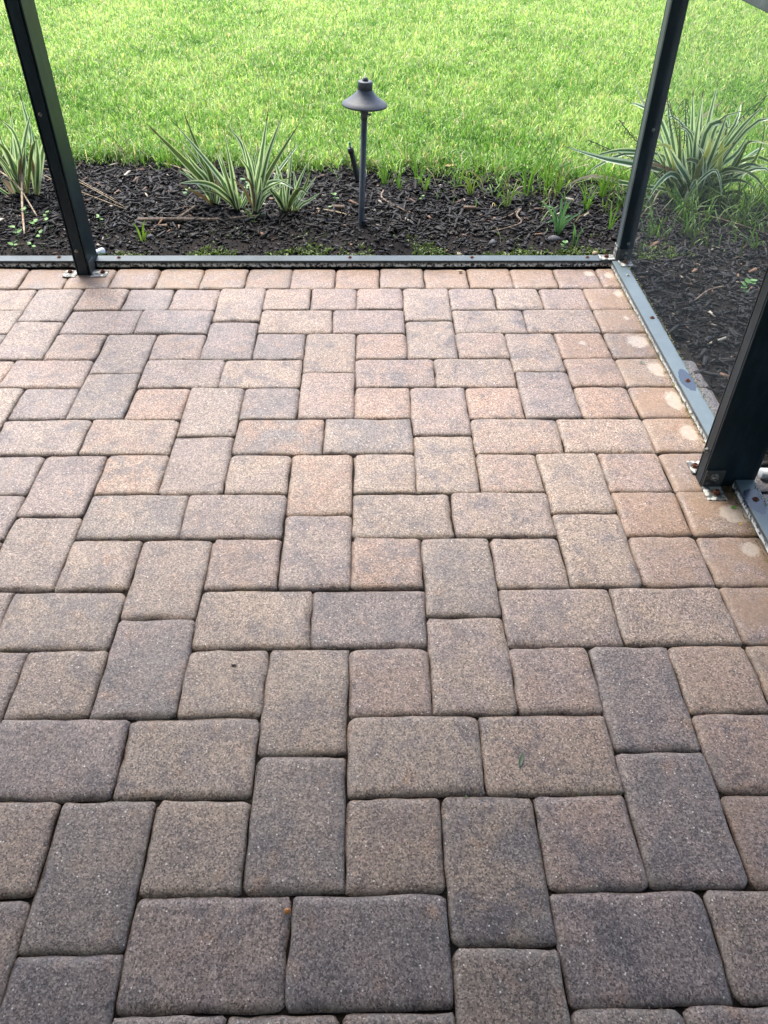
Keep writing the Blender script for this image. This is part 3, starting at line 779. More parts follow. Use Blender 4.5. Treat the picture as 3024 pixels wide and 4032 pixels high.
# white lime blots, by the paver they lie on: x, y, radius, squash
BLOTS = {(8, 4): (9.02, -4.87, .20, .8), (10, 4): (11.26, -4.75, .50, .85), (10, 6): (11.42, -6.85, .34, .62), (10, 8): (11.5, -8.95, .38, .55),
         (10, 10): (11.38, -10.95, .34, .6), (10, 0): (11.48, -.55, .24, .6), (10, 16): (11.42, -16.55, .30, .8), (10, 14): (11.5, -15.1, .46, 1.1),
         (9, -2): (10.6, 1.45, .26, 1.0), (11, -2): (11.45, 1.2, .3, .8), (10, 2): (11.25, -2.84, .16, .7), (10, 18): (11.75, -18.7, .2, .6)}
PICK = {(-4, 2): 'tg', }
PICK = {
 # the pavers one notices: main tone, second tone, share of the second
 (-14, 0): ('g', 'p', .4), (-12, 0): ('o', 't', .5), (-10, 0): ('p', 'c', .5), (-8, 0): ('p', 'r', .5), (-6, 0): ('t', 'p', .4), (-4, 0): ('r', 't', .5), (-2, 0): ('r', 'p', .5),
 (0, 0): ('r', 'p', .6), (2, 0): ('t', 'p', .4), (4, 0): ('p', 't', .5), (6, 0): ('t', 'g', .3), (8, 0): ('p', 'r', .4),
 (-12, 2): ('p', 'g', .5), (-9, 2): ('p', 'c', .6), (-4, 2): ('t', 'r', .4), (-1, 2): ('p', 'r', .4), (4, 2): ('t', 'p', .4), (7, 2): ('t', 'p', .4),
 (-12, 4): ('r', 't', .5), (-10, 4): ('g', 'p', .5), (-8, 4): ('r', 'p', .5), (-4, 4): ('p', 'c', .5), (-2, 4): ('t', 'r', .4), (0, 4): ('r', 'o', .5), (4, 4): ('r', 't', .4), (6, 4): ('t', 'p', .35), (8, 4): ('o', 'r', .5),
 (-5, 6): ('t', 'p', .4), (0, 6): ('r', 'p', .6), (3, 6): ('t', 'p', .4), (-8, 6): ('p', 'g', .5), (8, 6): ('r', 'p', .5),
 (-8, 8): ('o', 'r', .6), (-6, 8): ('g', 'p', .5), (-4, 8): ('p', 'c', .6), (-2, 6): ('p', 'g', .4), (0, 8): ('r', 'o', .6), (2, 8): ('p', 'r', .6), (4, 8): ('o', 'r', .5), (6, 7): ('p', 'c', .5), (8, 8): ('o', 'r', .5),
 (4, 10): ('r', 't', .5), (7, 10): ('t', 'r', .4), (-8, 10): ('t', 'o', .3), (-5, 10): ('p', 't', .4), (-2, 10): ('t', 'r', .3), (-2, 12): ('o', 't', .5), (-4, 12): ('t', 'p', .4), (4, 12): ('r', 't', .5), (6, 12): ('t', 'g', .4), (8, 12): ('r', 'p', .4),
 (-6, 11): ('p', 'g', .6), (2, 11): ('t', 'g', .5), (0, 12): ('t', 'g', .5), (3, 14): ('t', 'p', .5), (0, 14): ('g', 't', .4), (-5, 14): ('p', 'g', .5), (-8, 14): ('g', 'c', .4), (8, 14): ('o', 'r', .5), (6, 15): ('t', 'g', .3),
 (0, 16): ('r', 'o', .5), (-2, 15): ('p', 'g', .5), (2, 16): ('g', 'c', .3), (4, 16): ('t', 'p', .6), (8, 16): ('p', 'r', .5), (-4, 16): ('r', 'p', .5), (-6, 16): ('g', 'r', .3), (-8, 16): ('t', 'p', .5), (-10, 15): ('g', 'p', .4),
 (-4, 18): ('t', 'g', .5), (-1, 18): ('p', 'c', .6), (-7, 18): ('t', 'c', .5), (-9, 18): ('t', 'c', .6), (4, 18): ('p', 't', .6), (7, 18): ('t', 'p', .4), (2, 19): ('t', 'p', .6),
 (-8, 20): ('t', 'p', .3), (-6, 19): ('c', 'p', .6), (-4, 20): ('t', 'g', .6), (-2, 20): ('g', 't', .5), (0, 20): ('r', 'p', .6), (4, 20): ('r', 'p', .5), (6, 20): ('p', 'c', .7), (8, 20): ('r', 't', .5),
 (-5, 22): ('g', 't', .4), (-8, 22): ('p', 'c', .4), (0, 22): ('g', 't', .4), (3, 22): ('t', 'r', .5), (-2, 23): ('g', 'c', .5), (6, 23): ('p', 'c', .7), (8, 22): ('r', 'p', .4),
 (-4, 24): ('t', 'g', .5), (-6, 24): ('g', 'c', .4), (0, 24): ('t', 'r', .4), (2, 24): ('t', 'c', .7), (4, 24): ('p', 'r', .6), (8, 24): ('p', 'r', .4), (-8, 24): ('t', 'r', .4),
 (-4, 26): ('p', 't', .4), (-1, 26): ('p', 'c', .7), (-6, 27): ('c', 'p', .5), (2, 27): ('g', 't', .5), (4, 26): ('p', 'c', .5), (7, 26): ('t', 'p', .5)}
VMAX = 34
for k in range(0, VMAX // 2):
    v = 2 * k
    if k % 2:           # rows of lying stretchers between upright ones
        c0 = 2 if k % 4 == 1 else 6
        n = -5
        while c0 + 8 * n < 10:
            c = c0 + 8 * n
            if c + 2 <= 10:
                pass
            put_paver(c, c + 2, max(v - 2, 0), v + 1, 'v') if c < 10 else None
            put_paver(c, c + 2, v + 1, v + 4, 'v')
            for a in (c + 2, c + 5):
                if a + 3 <= 10: put_paver(a, a + 3, v, v + 2, 'h')
                elif a < 10: put_paver(a, 10, v, v + 2, 'sq')
            n += 1
    else:
        up = 2 if (k + 1) % 4 == 1 else 6      # columns filled by uprights from below
        dn = (2 if (k - 1) % 4 == 1 else 6) if k > 0 else None
        for u in range(-40, 10, 2):
            if (u - up) % 8 == 0: continue
            if dn is not None and (u - dn) % 8 == 0: continue
            put_paver(u, u + 2, v, v + 2, 'sq')
for v in range(0, VMAX, 2): put_paver(10, 12, v, v + 2, 'sq')
for u in range(-31, 11, 2): put_paver(u, u + 2, -2, 0, 'sq')
put_paver(11, 12, -2, 0, 'narrow')
for v in range(6, 20, 2): put_paver(12.03, 13.13, v, v + 2, 'outer')

# ------------------------------------------------------------------ screen enclosure
enc = root('screen_enclosure', (0, 0, 0), 'black aluminium screen enclosure frame with posts and floor rails round the paver patio', 'screen enclosure')
def extrude(name, poly, z0, z1, mat, parent):
    n = len(poly)
    V = [(x, y, z0) for x, y in poly] + [(x, y, z1) for x, y in poly]
    F = [[i, (i + 1) % n, n + (i + 1) % n, n + i] for i in range(n)] + [list(range(n))[::-1], [n + i for i in range(n)]]
    return fixn(mesh(name, V, F, mat, parent))
def post_poly(x0, x1, y0, y1, face, g=.055, w=.05, d=.09, r=.015):
    """box section with two spline grooves in one face"""
    if face == '-y':
        p = [(x0 + r, y0), (x0 + g, y0), (x0 + g, y0 + d), (x0 + g + w, y0 + d), (x0 + g + w, y0), (x1 - g - w, y0), (x1 - g - w, y0 + d), (x1 - g, y0 + d), (x1 - g, y0), (x1 - r, y0),
             (x1, y0 + r), (x1, y1 - r), (x1 - r, y1), (x0 + r, y1), (x0, y1 - r), (x0, y0 + r)]
    else:
        p = [(x0 + r, y0), (x1 - r, y0), (x1, y0 + r), (x1, y1 - r), (x1 - r, y1), (x0 + r, y1), (x0, y1 - r), (x0, y1 - g), (x0 + d, y1 - g), (x0 + d, y1 - g - w), (x0, y1 - g - w),
             (x0, y0 + g + w), (x0 + d, y0 + g + w), (x0 + d, y0 + g), (x0, y0 + g), (x0, y0 + r)]
    return p
def screw(parent, c, axis, mat, r=.075, h=.05, name='screw'):
    o = lathe(name, [(r * 1.35, 0), (r * 1.35, .012), (r * .95, .014), (r * .9, h), (r * .55, h + .004), (r * .5, h * .55)], c, mat, parent, n=6 if mat is not M['steel'] else 10, smooth=False, axis=axis)
    return o
ZT = 31.5
# post on the left of the back wall
pl = extrude('post', post_poly(-12.66, -12.03, 1.28, 2.66, '-y'), 0, ZT, M['post'], enc)
for z in (6.70, 1.13): screw(pl, (-12.41, 1.275, z), (0, -1, 0), M['steel'], .062, .07)
for x0, x1, sx in ((-13.28, -12.67, -13.02), (-12.02, -11.32, -11.55)):
    b_ = box('foot_plate', x0, x1, 1.05, 1.72, 0.004, .045, M['plate_lime'], pl, .01)
    screw(pl, (sx, 1.5, .045), (0, 0, 1), M['rust'], .10, .09)
box('angle_bracket', -12.024, -11.985, 1.25, 1.9, .05, .62, M['bracket'], pl, .008)
# corner post
pc = extrude('post', post_poly(11.97, 12.62, 2.1, 2.74, '-x'), 0, ZT, M['post'], enc)
pc.data.materials.append(M['lit_bronze'])
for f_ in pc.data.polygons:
    if f_.normal.x < -.6: f_.material_index = 1  # left face gets the paler paint in place of side light
for z in (5.95, 1.12): screw(pc, (12.34, 2.095, z), (0, -1, 0), M['steel'], .055, .07)
for x in (12.22, 12.46): screw(pc, (x, 2.097, 2.3), (0, -1, 0), M['dark_seed'], .018, .01)
box('angle_bracket', 12.0, 12.6, 2.045, 2.095, .33, .86, M['bracket'], pc, .01)
for z in (.70, .46): screw(pc, (12.32, 2.04, z), (0, -1, 0), M['steel'], .06, .07)
box('foot_plate', 12.0, 12.6, 1.42, 2.04, .315, .355, M['plate_lime'], pc, .01)
screw(pc, (12.3, 1.78, .355), (0, 0, 1), M['rust'], .10, .09)
box('foot_plate', 11.22, 11.94, 2.14, 2.67, .315, .355, M['plate_lime'], pc, .01)
screw(pc, (11.56, 2.42, .355), (0, 0, 1), M['rust'], .10, .09)
box('angle_bracket', 11.915, 11.962, 2.2, 2.70, .36, .92, M['plate_lime'], pc, .01)
# broad post on the right
pr = extrude('post', post_poly(10.87, 12.52, -13.78, -13.20, '-x'), 0, ZT, M['post'], enc)
screw(pr, (10.865, -13.44, 1.16), (-1, 0, 0), M['steel'], .065, .09)
box('angle_bracket', 10.885, 11.47, -13.845, -13.79, .04, .65, M['bracket'], pr, .012)
screw(pr, (11.17, -13.85, .42), (0, -1, 0), M['steel'], .10, .11, 'bolt')
for x in (11.02, 11.30): screw(pr, (x, -13.85, .20), (0, -1, 0), M['bracket'], .065, .07)
box('foot_plate', 10.87, 11.47, -14.5, -13.85, .004, .05, M['plate_lime'], pr, .012)
lathe('washer', [(.17, 0), (.17, .02), (.1, .022)], (11.2, -14.2, .05), M['steel'], pr, 20, False)
screw(pr, (11.2, -14.2, .07), (0, 0, 1), M['rust'], .10, .11, 'bolt')
box('foot_plate', 10.80, 11.45, -13.19, -12.55, .004, .05, M['plate_lime'], pr, .012)
screw(pr, (10.98, -12.85, .05), (0, 0, 1), M['rust'], .10, .09)
# rails
RH = .31
def rail(x0, x1, y0, y1, z0, z1, mat, name='floor_rail'):
    return box(name, x0, x1, y0, y1, z0, z1, mat, enc, .022)
r1 = rail(-40, -12.665, 2.1, 2.71, .004, RH, M['rail'])
r2 = rail(-12.025, 11.965, 2.1, 2.71, .004, RH, M['rail'])
r3 = rail(11.75, 12.36, -13.195, 2.095, .004, RH, M['rail_r'])
r4 = rail(11.83, 12.44, -60, -13.83, .004, RH, M['rail_r'])
rail(11.75, 12.36, -13.195, 2.095, 11.52, 12.2, M['lit_bronze'], 'chair_rail')
rail(11.83, 12.44, -60, -13.79, 11.52, 12.2, M['lit_bronze'], 'chair_rail')
rail(-12.025, 11.965, 2.12, 2.72, 11.52, 12.2, M['lit_bronze'], 'chair_rail')
rail(-40, -12.665, 2.12, 2.72, 11.52, 12.2, M['lit_bronze'], 'chair_rail')
for x in (-13.75,): screw(r1, (x, 2.5, RH), (0, 0, 1), M['rust'], .08, .05)
for x in (-11.0, -.35, 5.31, 10.69): screw(r2, (x, 2.46, RH), (0, 0, 1), M['rust'], .075, .05)
for y in (.55, -3.41, -8.17): screw(r3, (12.12, y, RH), (0, 0, 1), M['rust'] if y < 0 else M['steel'], .08, .05)
for y in (-14.78, -19.5): screw(r4, (12.14, y, RH), (0, 0, 1), M['rust'], .08, .05)
def sheet(name, pts, mat, thick, ax):
    V = []
    for s in (-.5, .5):
        for p in pts:
            q = list(p); q[ax] += s * thick; V.append(q)
    n = len(pts)
    F = [list(range(n)), [n + i for i in range(n)][::-1]]
    return mesh(name, V, F[:1], mat, enc)
sheet('screen_panel', [(-12.025, 2.42, RH), (11.965, 2.42, RH), (11.965, 2.42, 11.515), (-12.025, 2.42, 11.515)], M['screen'], 0, 1)
sheet('screen_panel', [(-40, 2.42, RH), (-12.665, 2.42, RH), (-12.665, 2.42, 11.515), (-40, 2.42, 11.515)], M['screen'], 0, 1)
sheet('screen_panel', [(12.3, -13.195, RH), (12.3, 2.095, RH), (12.3, 2.095, 11.515), (12.3, -13.195, 11.515)], M['screen_dusty'], 0, 0)
sheet('screen_panel', [(12.4, -60, RH), (12.4, -13.785, RH), (12.4, -13.785, 11.515), (12.4, -60, 11.515)], M['screen_dusty'], 0, 0)
sheet('screen_panel', [(12.3, -13.195, 12.205), (12.3, 2.095, 12.205), (12.3, 2.095, ZT), (12.3, -13.195, ZT)], M['screen_dusty'], 0, 0)
SHADE_HOUSE = True  # unseen wall and roof, added so the near pavers darken
if SHADE_HOUSE:
    hs = root('house', (0, -66, 0), 'pale stuccoed house wall with a patio roof unseen behind the viewer, added to shade the near patio', 'house')
    box('wall', -60, 40, -68, -66, -.2, 33, M['stucco'], hs)
    box('shade_roof', -60, 40, -68.5, ROOF_EDGE, 33.1, 34.4, M['soffit'], hs)
# ------------------------------------------------------------------ path light
pl_ = root('path_light', (.13, 6.97, 0), 'dark bronze path light with a conical hat standing in the black mulch', 'path light')
bx, by = .13, 6.97
lathe('stem', [(.155, -.3), (.15, 0), (.145, 5.2)], (bx, by, 0), M['lamp'], pl_, 20)
lathe('collar', [(.15, 5.0), (.16, 5.18), (.20, 5.4), (.26, 5.62), (.26, 5.72)], (bx, by, 0), M['lamp'], pl_, 20)
hat = lathe('hat', [(.12, 5.78), (.5, 5.72), (1.0, 5.62), (1.045, 5.62), (1.055, 5.66), (1.04, 5.70), (.86, 5.82), (.66, 5.95), (.50, 6.08), (.39, 6.19), (.335, 6.28), (.32, 6.34)], (bx, by, 0), M['lamp'], pl_, 48)
lathe('cap', [(.325, 6.29), (.34, 6.30), (.34, 6.60), (.325, 6.625), (.20, 6.64)], (bx, by, 0), M['lamp'], pl_, 32)
lathe('finial', [(.13, 6.63), (.135, 6.69), (.115, 6.75), (.07, 6.79), (.015, 6.805)], (bx, by, 0), M['lamp'], pl_, 20)
lathe('thumb_screw', [(.035, 0), (.035, .1), (.06, .1), (.06, .16), (.03, .165)], (bx + .14, by - .06, 5.27), M['lamp'], pl_, 10, False, (1, -.3, 0))
pl_.rotation_euler = (0, R(2.4), 0)

sr = root('sprinkler_riser', (-.1, 13.4, 0), 'black drip riser pipe with a teal nozzle leaning behind the path light', 'sprinkler')
tube('pipe', [(-.06, 13.4, -.1), (-.27, 13.4, .9), (-.46, 13.4, 1.72)], (.16, .135), M['black_plastic'], sr, 12, 8)
lathe('collar', [(.17, 0), (.17, .28), (.12, .3)], (-.43, 13.4, 1.55), M['black_plastic'], sr, 12, True, (-.21, 0, .8))
lathe('nozzle', [(.06, 0), (.06, .12), (.045, .13), (.045, .22), (.07, .23), (.06, .30), (.02, .33)], (-.48, 13.4, 1.82), M['teal'], sr, 10, True, (-.1, 0, .9))

pv = root('pvc_pipe', (-12.0, 3.3, 0), 'short white pipe stub poking out beside the foot of the left post', 'pipe')
lathe('pipe', [(.125, -.6), (.125, .12), (.11, .14)], (-12.12, 3.5, .16), M['pvc'], pv, 18, True, (.75, -.35, .3))
lathe('pipe_cap', [(.155, -.06), (.155, .12), (.13, .16), (.06, .17)], (-12.12, 3.5, .16), M['pvc'], pv, 18, True, (.75, -.35, .3))
pv = root('pvc_pipe', (13.2, -13.2, 0), 'white pipe lying on the soil behind the broad right post', 'pipe')
lathe('pipe', [(.15, 0), (.17, .01), (.17, 4), (.15, 4.01)], (12.9, -13.3, .12), M['pvc'], pv, 18, True, (1, -.06, 0))

# ------------------------------------------------------------------ flax lilies, every leaf its own part
def plant(data, label, wk=1.22):
    (gx, gy), leaves = data
    rt = root('flax_lily', (gx, gy, 0), label, 'plant', 'flax lilies in the mulch bed')
    for P, w, kind in leaves:
        if kind == 'stalk': continue
        m_ = 12 if len(P) > 3 else 9
        V, F, UV = ribbon(P, w * wk, m_)
        mesh('leaf', V, F, M[kind], rt, True, UV)
    if data is not CLUMP_RIGHT:
        big = max(p[2] for P, w, kind in leaves for p in P)
        for i in range(8):
            P = [Vector(q) for q in random.choice(leaves)[0]]
            k = random.uniform(.5, .85); sh = Vector((random.uniform(-.9, .9), random.uniform(-.6, .6), 0))
            Q = [P[0] + (q - P[0]) * k + sh * (i_ / (len(P) - 1)) for i_, q in enumerate(P)]
            V, F, UV = ribbon(Q, random.uniform(.12, .2), 9)
            mesh('leaf', V, F, M[random.choice(['striped', 'striped', 'striped', 'olive', 'dead'])], rt, True, UV)
    return rt
plant(CLUMP_TALL_LEFT, 'olive green flax lily fan leaning far to the left, brown stub at its foot')
plant(CLUMP_LEAN, 'cream edged flax lily with one low leaf arching left, left of the tallest clump')
plant(CLUMP_MID, 'tallest cream edged flax lily clump standing upright between the left post and the path light')
plant(CLUMP_SMALL, 'short spreading cream edged flax lily nearest the path light')
plant(CLUMP_FAR_LEFT, 'flax lily clump half hidden behind the left post')
pr_ = plant(CLUMP_RIGHT, 'big flax lily with long arching leaves and dark flower stalks behind the right screen', 1.2)
for i in range(14):
    a = random.uniform(-.8, .8); l = random.uniform(3.0, 5.4); b0 = Vector((18.2 + random.uniform(-1.1, 1.1), 10.5 + random.uniform(-.8, .8), 0))
    P = [b0, b0 + Vector((a * .5 * l * .3, random.uniform(-.5, .3), l * .42)), b0 + Vector((a * l * .42, random.uniform(-.9, .5), l * .8)), b0 + Vector((a * l * .72, random.uniform(-1.6, .8), l * (1.05 - .28 * abs(a))))]
    V, F, UV = ribbon(P, random.uniform(.2, .3), 10)
    mesh('leaf', V, F, M[random.choice(['striped', 'striped', 'striped', 'olive', 'yellow'])], pr_, True, UV)
for i in range(13):
    a = random.choice((-1, 1)) * random.uniform(.5, 1.5); l = random.uniform(2.6, 4.6); b0 = Vector((18.2 + random.uniform(-1.2, 1.2), 10.3 + random.uniform(-.9, .6), 0))
    fy = random.uniform(-1.4, .3)
    P = [b0, b0 + Vector((a * l * .22, fy * .3, l * .36)), b0 + Vector((a * l * .5, fy * .9, l * .52)), b0 + Vector((a * l * .74, fy * 1.6, l * random.uniform(.2, .5)))]
    V, F, UV = ribbon(P, random.uniform(.18, .28), 10)
    mesh('leaf', V, F, M[random.choice(['striped', 'olive', 'olive', 'dead'])], pr_, True, UV)
for P, w, kind in STALKS_RIGHT[1]:
    pts = catmull(P, 24)
    parts = [tube_vf(P, (.030, .018), 5, 14)]
    for i in range(13, 24):
        p = pts[i]
        for s in (-1, 1):
            d = Vector((s * random.uniform(.1, .3), random.uniform(-.2, .2), random.uniform(-.35, -.12)))
            parts.append(tube_vf([p, p + d * .5 + Vector((s * .06, 0, .06)), p + d], (.012, .016), 4, 4))
    V, F = merge(parts)
    fixn(mesh('flower_stalk', V, F, M['stalk'], pr_))

# ------------------------------------------------------------------ grass weeds and seedlings standing singly in the mulch
def blades(c, n, h, spread, w, col):
    V, F, T = [], [], []
    for i in range(n):
        a = random.uniform(0, 6.28); l = h * random.uniform(.55, 1.1)
        s = spread * random.uniform(.3, 1.2)
        b = Vector((c[0] + math.cos(a) * .05, c[1] + math.sin(a) * .05, c[2] - .05))
        tip = b + Vector((math.cos(a) * s, math.sin(a) * s, l))
        mid = b.lerp(tip, .5) + Vector((-math.cos(a), -math.sin(a), 0)) * s * .16 + Vector((0, 0, l * .12))
        if random.random() < .3: tip.z -= l * .4
        v, f, u = ribbon([b, mid, tip], w * random.uniform(.7, 1.2), 7, .2)
        o = len(V); V += v; F += [[q + o for q in x] for x in f]
        k = random.uniform(.75, 1.25); yel = random.uniform(0, .5)
        for (uu, vv) in u:
            T.append((col[0] * k + yel * .05, col[1] * k + yel * .03, col[2] * k))
    return V, F, T
def weed(x, y, label, n=8, h=1.2, spread=.5, w=.06, col=(.12, .25, .04), name='grass_weed'):
    h *= 1.1; n = int(n * 1.3); spread *= 1.35; w *= .8
    V, F, T = blades((x, y, soil_z(x, y)), n, h, spread, w, col)
    o = mesh(name, V, F, M['weed'], None, True, None, T, loc=(x, y, 0))
    return tag(o, label, 'weed', 'grass weeds in the mulch')
weed(1.45, 12.6, 'fine grass weeds just right of the path light stem at the mulch back', 10, 1.5, .6)
weed(2.2, 11.9, 'small sparse grass weed in the mulch right of the path light', 4, 1.1, .4)
weed(3.3, 12.5, 'tall fresh grass weed at the lawn edge right of the path light', 9, 1.9, .7)
weed(3.65, 11.6, 'short bright grass weed just in front of the tall fresh one', 6, 1.1, .5, col=(.15, .27, .04))
weed(5.6, 12.5, 'thin tall weed at the lawn edge midway between path light and corner post', 6, 1.7, .8)
weed(6.1, 11.0, 'yellowish grass weed in the middle of the mulch between path light and right corner post', 8, 1.2, .6, col=(.2, .28, .05))
weed(7.8, 9.1, 'spiky grass weed with a yellow green foot standing in bare mulch', 9, 1.4, .6, col=(.16, .25, .06))
weed(9.1, 10.6, 'tall leaning grass weed tuft left of the overhanging flax leaves', 10, 2.2, .8)
weed(10.5, 12.0, 'grass tuft under the pale overhanging flax leaf tips', 10, 1.7, .8)
weed(10.8, 10.9, 'bright green grass tuft with a leafy foot under the flax leaf tips', 9, 1.6, .6, col=(.15, .28, .04))
weed(11.9, 8.5, 'upright grass tuft near the right corner post', 10, 1.5, .6, col=(.13, .26, .04))
weed(13.2, 10.5, 'dense grass tuft behind the right corner post', 16, 1.9, .9)
weed(9.95, 5.8, 'broad bladed bluish grass weed in the soil in front of the corner post', 10, 1.8, .8, .12, (.12, .25, .12))
weed(10.5, 4.4, 'small bluish weed with two curved blades close to the back rail', 4, 1.0, .35, .12, (.1, .23, .1))
weed(12.6, 6.1, 'thin weed against the right corner post', 4, 1.2, .3)
weed(-11.1, 15.5, 'bright grass shoot at the lawn edge left of the flax lilies', 7, 1.4, .5, col=(.15, .28, .04))
weed(-5.4, 7.1, 'small pale weed in front of the tallest flax lily', 5, .8, .5, .08, (.17, .24, .10))
weed(-10.5, 5.0, 'lone bright grass blade pair near the back rail, left part of the middle bay', 3, 1.0, .2, .12, (.2, .36, .04))
weed(-6.1, 9.0, 'fine weed between the leaning and the tallest flax lily', 6, 1.3, .5, .07)

def leaflet(c, d, l, w, up=.35):
    d = Vector((d[0], d[1], up)).normalized()
    s = d.cross(Vector((0, 0, 1))).normalized(); n = s.cross(d)
    c = Vector(c)
    V = [c, c + d * l * .35 + s * w * .5 + n * .01, c + d * l * .75 + s * w * .38, c + d * l, c + d * l * .75 - s * w * .38, c + d * l * .35 - s * w * .5 + n * .01, c + d * l * .5 - n * w * .12]
    return V, [[0, 1, 6], [1, 2, 6], [2, 3, 6], [3, 4, 6], [4, 5, 6], [5, 0, 6]]
def seedling(x, y, label, h=.5, n=4, l=.34, name='seedling', mat='seedling', group='seedlings in the mulch'):
    z = soil_z(x, y); l *= .68; h *= 1.15
    rt = root(name, (x, y, z), label, 'seedling', group)
    top = Vector((x + random.uniform(-.1, .1), y, z + h))
    tube('stem', [(x, y, z - .05), top], (.022, .016), M[mat], rt, 5, 4)
    a0 = random.uniform(0, 6.28)
    for i in range(n):
        a = a0 + 6.283 * i / n
        V, F = leaflet(top - Vector((0, 0, (i // 2) * .14)), (math.cos(a), math.sin(a)), l * random.uniform(.8, 1.2), l * .75, random.uniform(-.1, .5))
        mesh('leaf', V, F, M[mat], rt, True)
    return rt
seedling(-17.1, 7.9, 'pale two leaved seedling beside the dry stalk left of the left post', .35, 3)
seedling(-16.0, 7.7, 'flat leaved seedling nearest the left post', .3, 4)
seedling(-15.4, 6.4, 'single round leaved seedling between the others and the left post', .45, 2, .4)
seedling(-15.85, 5.8, 'tall seedling with two big round leaves left of the left post', .6, 3, .46)
seedling(-16.0, 4.0, 'largest bright seedling cluster by the back rail left of the left post', .95, 6, .46)
seedling(-16.3, 3.7, 'low seedling crowding the largest one by the back rail', .45, 4, .4)
seedling(-14.9, 3.75, 'upright seedling nearest the foot of the left post', .8, 4, .36)
seedling(-15.4, 3.8, 'low small seedling by the back rail left of the upright one', .35, 4, .34)
seedling(-17.3, 3.7, 'seedling cut by the left edge of the photo at the back rail', .5, 5, .42)
seedling(-12.9, 6.6, 'lone curled seedling just right of the left post', .5, 3, .3)
seedling(-9.2, 10.5, 'dark three lobed weed in the mulch left of the flax lilies', .4, 6, .34, 'broadleaf_weed', 'clover', 'broadleaf weeds in the mulch')
seedling(-6.1, 11.0, 'bushy bright broadleaf weed behind the leaning flax lily', .8, 12, .45, 'broadleaf_weed', 'clover', 'broadleaf weeds in the mulch')
seedling(-5.0, 7.9, 'low broadleaf weed at the foot of the tallest flax lily', .2, 6, .3, 'broadleaf_weed', 'clover', 'broadleaf weeds in the mulch')
seedling(-1.3, 9.9, 'bright three leaved seedling left of the path light stem', .4, 4, .34)
seedling(-1.6, 8.8, 'low dark green weed between path light and short flax lily', .2, 6, .28, 'broadleaf_weed', 'clover', 'broadleaf weeds in the mulch')
seedling(3.4, 10.1, 'small yellowish seedling right of the path light in open mulch', .25, 5, .26)
seedling(9.9, 3.9, 'rosette of bright round leaves beside the back rail', .35, 9, .36, 'broadleaf_weed', 'clover', 'broadleaf weeds in the mulch')
for i, (x, y) in enumerate([(17.4, -2.2), (16.9, -.8), (15.9, -5.6), (16.6, -6.2), (16.2, -8.4), (15.6, -9.4)]):
    lab = ['broad leaved weed farthest back in the right bed behind the dusty screen', 'yellowish seedling behind the dusty screen near the flax lily', 'pair leaved weed in the middle of the right bed behind the dusty screen',
           'bright broad weed beside the broad right post seen through the screen', 'narrow leaved weed low beside the broad right post', 'lowest green weed next to the broad right post seen through the screen'][i]
    seedling(x, y, lab, .6, 7, .5, 'broadleaf_weed', 'clover', 'broadleaf weeds behind the right screen')

# ------------------------------------------------------------------ sticks, dry stalks, stones and fallen bits
def stick(name, P, rad, mat, label, cat, group=None, n=7):
    c = P[0]
    o = tube(name, P, rad, M[mat], None, n, 14, loc=(c[0], c[1], 0))
    return tag(o, label, cat, group)
stick('stick', [(-11.2, 7.3, .16), (-9.5, 7.25, .2), (-8.0, 7.3, .17), (-7.0, 7.25, .2)], (.13, .11), 'twig', 'straight grey brown stick lying in front of the leaning flax lily', 'stick')
stick('stick', [(-6.6, 7.5, .13), (-5.4, 7.75, .16), (-4.1, 7.95, .12)], (.11, .09), 'twig', 'grey brown stick lying at the feet of the tallest and the short flax lilies', 'stick')
stick('stick', [(-9.3, 7.6, .1), (-8.5, 8.7, .32)], (.09, .1), 'twig', 'short weathered stick slanting up behind the straight stick', 'stick')
stick('dry_stalk', [(-19.6, 11.8, 1.2), (-18.0, 10.1, .9), (-16.4, 7.7, .15)], (.05, .04), 'straw', 'long straight straw stalk slanting down from the left flax lily', 'dry stalk', 'dry flax stalks')
stick('dry_stalk', [(-17.6, 10.9, 1.9), (-17.7, 10.0, 1.0), (-17.2, 8.0, .4), (-16.4, 5.6, .12)], (.07, .045), 'straw', 'grey dry leaf hanging down from the left flax lily to the soil', 'dry stalk', 'dry flax stalks')
stick('dry_stalk', [(-18.2, 11.0, .9), (-17.2, 11.2, 1.15), (-15.5, 10.5, .7), (-12.15, 8.8, .15)], (.032, .024), 'straw', 'lowest of the dry stalks passing behind the left post into the mulch', 'dry stalk', 'dry flax stalks')
stick('dry_stalk', [(-18.1, 11.2, 1.0), (-17.0, 11.6, 1.3), (-15.0, 11.1, .7), (-12.2, 9.0, .15)], (.032, .024), 'straw', 'middle one of the dry stalks passing behind the left post into the mulch', 'dry stalk', 'dry flax stalks')
stick('dry_stalk', [(-17.9, 11.4, 1.4), (-16.8, 12.1, 1.5), (-15.2, 11.9, .5), (-12.8, 9.9, .15)], (.032, .024), 'straw', 'highest of the dry stalks passing behind the left post into the mulch', 'dry stalk', 'dry flax stalks')
stick('dry_stalk', [(-11.9, 16.0, .2), (-10.5, 15.0, .25), (-8.6, 12.9, .2)], (.05, .03), 'straw', 'pale dry stalk slanting from the lawn edge towards the leaning flax lily', 'dry stalk')
stick('root', [(1.35, 11.6, .15), (1.2, 10.4, .25), (1.6, 9.6, .2), (2.1, 8.9, .22), (2.6, 8.5, .1)], (.06, .035), 'root', 'pale crooked root curling over the mulch right of the path light', 'root')
stick('root', [(8.6, 9.0, .15), (8.15, 7.8, .25), (8.3, 7.0, .2), (7.6, 6.3, .2), (6.4, 5.9, .1)], (.06, .03), 'root', 'pale thin root bending over the soil towards the back rail', 'root')
